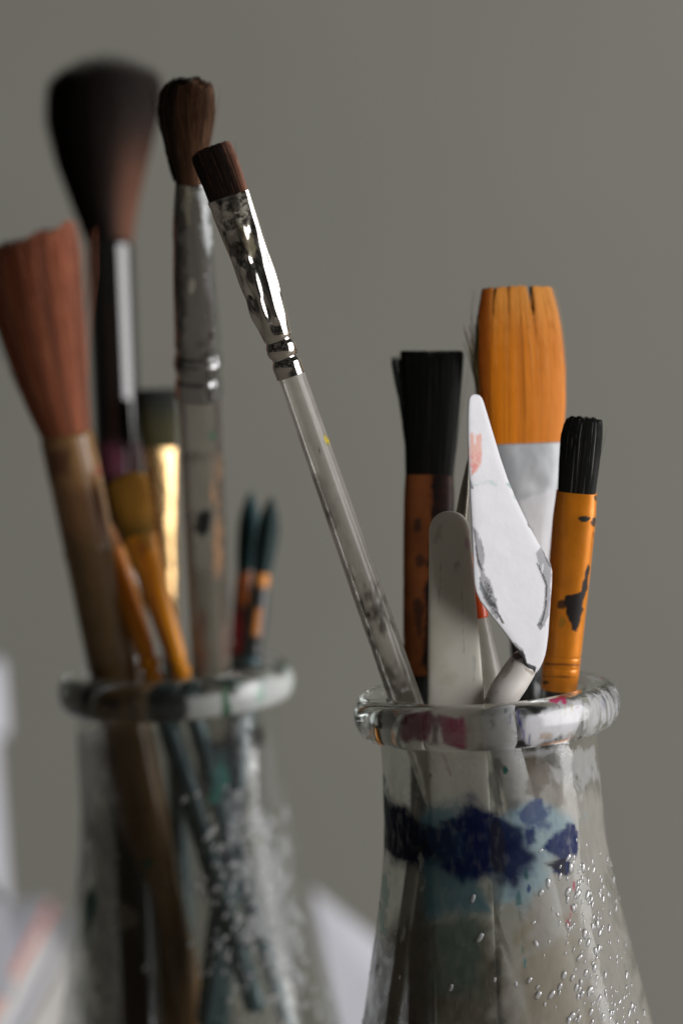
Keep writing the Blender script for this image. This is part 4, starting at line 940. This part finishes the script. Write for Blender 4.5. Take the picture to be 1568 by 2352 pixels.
M = Mesh(); M.add(v, f); obj('ferrule', M, M_GOLD, T_, haspaint=True)
bristles(F, [(.79, 40, 17, 0), (.87, 46, 20, -2), (1.0, 46, 18, -2)], 1400, .10, lambda a, b, u, r: mixc(mixc((.030, .030, .010), (.07, .06, .02), r), (.012, .014, .011), sstep(.4, .85, u)), T_, e=2.6, jit=.03, lenj=.05, core=.94, material=M_SOFTHAIR)

# --- yellow haired brush and the slim orange one beside it
F = Frame((427, 1583, 554), (276, 1085, 552), 0)
T_ = thing('paint_brush', 'short yellow-haired brush with orange ferrule in front of the gold one', 'paintbrush', F.P(reach(F, RIM_L, 2)))
lo = reach(F, RIM_L, 2.2)
v, f = F.loft([(lo, 10, 10), (lo + .04, 20, 20), (-.03, 22, 22), (0.0, 18, 18)], 60, 40); M = Mesh(); M.add(v, f); obj('handle', M, M_TEALH, T_, haspaint=True)
v, f = F.loft([(-.01, 19, 19), (.03, 20, 20), (.2, 25, 24), (.4, 31, 26), (.6, 36, 25), (.72, 38, 24)], 120, 64, 2.2, lambda fr, th: sum(a * np.exp(-((fr - f0) / .016) ** 2) for f0, a in ((.005, .25), (.04, -.45), (.08, .3), (.12, -.35)))); N = vnormals(v, f)
M = Mesh(); M.add(v, f, 0, stains(v, N, [([(300, 1190), (345, 1190), (350, 1260), (320, 1290)], (.10, .10, .03), .6, 8, 8, 3), ([(312, 1240), (338, 1250), (400, 1500), (380, 1540)], (.45, .07, .012), .5, 8, 8, 4)])); obj('ferrule', M, M_ORANGEH, T_, haspaint=True)
bristles(F, [(.70, 36, 22, 0), (.85, 44, 26, 4), (1.0, 44, 22, 10)], 1300, .10, lambda a, b, u, r: mixc(mixc((.50, .22, .03), (.66, .34, .06), r), (.16, .12, .03), sstep(.35, 0, u)), T_, e=2.4, jit=.05, lenj=.10, core=.92, material=M_SOFTHAIR, tip=lambda a, b: .97 - .10 * np.abs(a) ** 2, ctip=.9, corecol=(.35, .16, .03))
F = Frame((356, 1566, 556), (238, 1185, 560), 0)
T_ = thing('paint_brush', 'thin orange brush squeezed between the bamboo handle and the yellow-haired brush', 'paintbrush', F.P(reach(F, RIM_L, 2)))
lo = reach(F, RIM_L, 2.0)
v, f = F.loft([(lo, 10, 10), (lo + .04, 26, 26), (-.2, 26, 26), (-.03, 18, 18), (0, 15, 15)], 60, 40); M = Mesh(); M.add(v, f); obj('handle', M, M_TEALH, T_, haspaint=True)
v, f = F.loft([(-.01, 20, 20), (.04, 22, 22), (.3, 24, 24), (.6, 26, 25), (.8, 24, 22)], 120, 64, 2.0, lambda fr, th: sum(a * np.exp(-((fr - f0) / .02) ** 2) for f0, a in ((.01, .25), (.06, -.45), (.11, .3), (.16, -.35)))); N = vnormals(v, f)
M = Mesh(); M.add(v, f, 0, stains(v, N, [([(250, 1210), (275, 1215), (330, 1500), (310, 1540)], (.40, .07, .012), .4, 8, 6, 3)])); obj('ferrule', M, M_ORANGEH, T_, haspaint=True)
bristles(F, [(.79, 19, 18, 0), (.9, 16, 15, 0), (1.0, 5, 5, 0)], 500, .09, lambda a, b, u, r: mixc((.35, .13, .05), (.55, .25, .10), r), T_, core=.9, material=M_SOFTHAIR)

# --- two dark round brushes at the right of the back flask
for (p0, p1, col0, lab, stn) in (
    ((551, 1552, 571), (575, 1138, 578), (.03, .10, .11), 'dark pointed round brush with a pink-red streaked stem, left one of the pair', [([(536, 1400), (556, 1400), (556, 1500), (534, 1500)], (.75, .04, .08), .9, 8, 6, 3), ([(540, 1320), (575, 1315), (572, 1390), (540, 1400)], (.75, .20, .03), .85, 9, 8, 3), (spot(541, 1512, 9, 10), (.75, .22, .06), .9, 3, 2, 2)]),
    ((572, 1552, 566), (622, 1150, 572), (.025, .06, .06), 'dark pointed round brush with an orange and black stem, right one of the pair', [([(596, 1310), (622, 1315), (615, 1350), (592, 1350)], (.85, .32, .05), .9, 7, 5, 3), ([(584, 1395), (606, 1395), (596, 1460), (576, 1460)], (.85, .30, .05), .9, 8, 6, 3), (spot(580, 1524, 10, 10), (.80, .28, .08), .95, 3, 2, 2)])):
    F = Frame(p0, p1, 0)
    T_ = thing('round_brush', lab, 'paintbrush', F.P(reach(F, RIM_L, 2)), 'pair of dark round brushes')
    lo = reach(F, RIM_L, 2.2)
    v, f = F.loft([(lo, 8, 8), (lo + .05, 24, 24), (0, 26, 26), (.1, 25, 25), (.105, 22, 22)], 60, 40); M = Mesh(); M.add(v, f); obj('handle', M, M_TEALH, T_, haspaint=True)
    v, f = F.loft([(.03, 24, 24), (.15, 25, 25), (.4, 25, 25), (.60, 20, 20)], 120, 56, 2, lambda fr, th: sum(a * np.exp(-((fr - f0) / .02) ** 2) for f0, a in ((.04, .2), (.08, -.3), (.13, .25), (.18, -.3)))); N = vnormals(v, f)
    M = Mesh(); M.add(v, f, 0, stains(v, N, stn)); obj('ferrule', M, M_DARKH, T_, haspaint=True)
    bristles(F, [(.58, 20, 20, 0), (.70, 25, 25, 1), (.84, 25, 25, 2), (.95, 16, 16, 1), (1.02, 3, 3, 0)], 1500, .085, lambda a, b, u, r: mixc(np.array(col0) * .4, np.array(col0) * .9, r), T_, core=.92, jit=.02, material=M_NYLON)  # teal hair colour paints in the teal glint between the tips

# ================================================================== PALE THINGS FAR BEHIND
M_PAPER = mat('white paper', base=(.66, .67, .73), rough=.75, spec=.2, var=.04, vs=60)
M_PAGES = mat('page edges', base=(.62, .60, .58), rough=.85, spec=.1, var=.12, vs=60, stretch=(1, 1, 60))
M_CORAL = mat('coral cloth', base=(.62, .16, .10), rough=.7, spec=.2)
M_CHAR = mat('charcoal cover', base=(.035, .04, .05), rough=.5)
def lying_book(far, near, z, th, left, mats3, cover, name, label):
    """right long edge runs from far to near (picture positions at height z)"""
    A_, B_ = at_z(*far, z), at_z(*near, z)
    e = unit(B_ - A_); e[2] = 0; s_ = np.array([-abs(e[1]), 0, 0]) + np.array([0, e[0] * (1 if e[1] < 0 else -1), 0]); s_ = unit(np.array([e[1], -e[0], 0])); 
    if s_[0] > 0: s_ = -s_
    L_ = np.linalg.norm((B_ - A_)[:2]); c = (A_ + B_) / 2 + s_ * left / 2
    t = thing(name, label, 'book', (c[0], c[1], z - th))
    for nm, z0, z1, mt, ins in (('back_cover', 0, cover, mats3[2], 0), ('pages', cover, th - cover, mats3[1], 1.5), ('front_cover', th - cover, th - .5, mats3[0], 0), ('dust_jacket', th - .5, th, M_PAPER, .2)):
        M = Mesh(); box(M, (c[0], c[1], z - th + (z0 + z1) / 2), e * (L_ / 2 - ins), s_ * (left / 2 - ins), np.array([0, 0, (z1 - z0) / 2])); obj(nm, M, mt, t, flat=True)
    # top sheet pasted on the cover
    return c, e, s_
zb = ZT
z2 = ZT + 42
lying_book((172, 2100), (20, 2420), ZT + 34, 34 - .0, 150, (M_CHAR, M_PAGES, M_PAPER), 3.2, 'sketchbook', 'thick pale sketchbook with a charcoal-edged cover lying under the coral-edged book')
lying_book((120, 2065), (-30, 2330), ZT + 34 + 15.5, 15, 140, (M_CORAL, M_PAGES, M_PAPER), 3.2, 'book', 'book with a coral cover edge lying on the pale sketchbook, bottom left corner')
# loose white sheets on the stack
c = at(-300, 2010, 665); zt = ZT + 50.2
M = Mesh(); box(M, (c[0] - 10, c[1], zt + 12), unit(np.array([1, .25, 0])) * 38, unit(np.array([-.25, 1, 0])) * 40, np.array([0, 0, 11.5]))
o = obj('paper_stack', M, M_PAPER, flat=True, origin=(c[0], c[1], zt)); tag(o, 'stack of white paper on top of the book pile, bottom left', 'paper stack')
# white tub with a lid
c = at(-75, 1900, 760); c = np.array([c[0], c[1], 0]); zt = ZT
top_z = at(-75, 1520, 760)[2]
T_ = thing('paint_tub', 'white tub with an overhanging lid cut off by the left edge', 'tub', (c[0], c[1], ZT))
v, f = lathe(resample([(.1, .5), (8.6, .5), (9.4, 1.5), (9.8, top_z - ZT - 20), (.1, top_z - ZT - 20)], 40), (c[0], c[1], ZT), 64); M = Mesh(); M.add(v, f); obj('tub', M, M_PAPER, T_)
v, f = lathe(resample([(.1, top_z - ZT - 21), (12.6, top_z - ZT - 21), (13, top_z - ZT - 19), (13, top_z - ZT - 1.5), (12, top_z - ZT), (.1, top_z - ZT)], 40), (c[0], c[1], ZT), 64); M = Mesh(); M.add(v, f); obj('lid', M, M_PAPER, T_)
# white card leaning between the flasks
A_ = at(712, 2040, 722); B_ = at(880, 2172, 731); 
dn = np.array([0, 0, 1.0])
pA = np.array([A_[0] + 5, A_[1], ZT + .3]); pB = np.array([B_[0] + 10, B_[1], ZT + .3])
nrm = unit(np.cross(B_ - A_, pA - A_)); nrm = nrm if nrm[1] > 0 else -nrm
q = [A_, B_, pB, pA]; vv = [p - nrm * .9 for p in q] + [p + nrm * .9 for p in q]
M = Mesh(); M.add(vv, [[0, 1, 2, 3], [7, 6, 5, 4], [0, 4, 5, 1], [1, 5, 6, 2], [2, 6, 7, 3], [3, 7, 4, 0]])
o = obj('card', M, M_PAPER, flat=True, origin=(pA + pB) / 2); tag(o, 'white card with a slanted top edge standing in the gap between the flasks', 'card')

for o in bpy.data.objects:
    if '_o' in o: del o['_o']
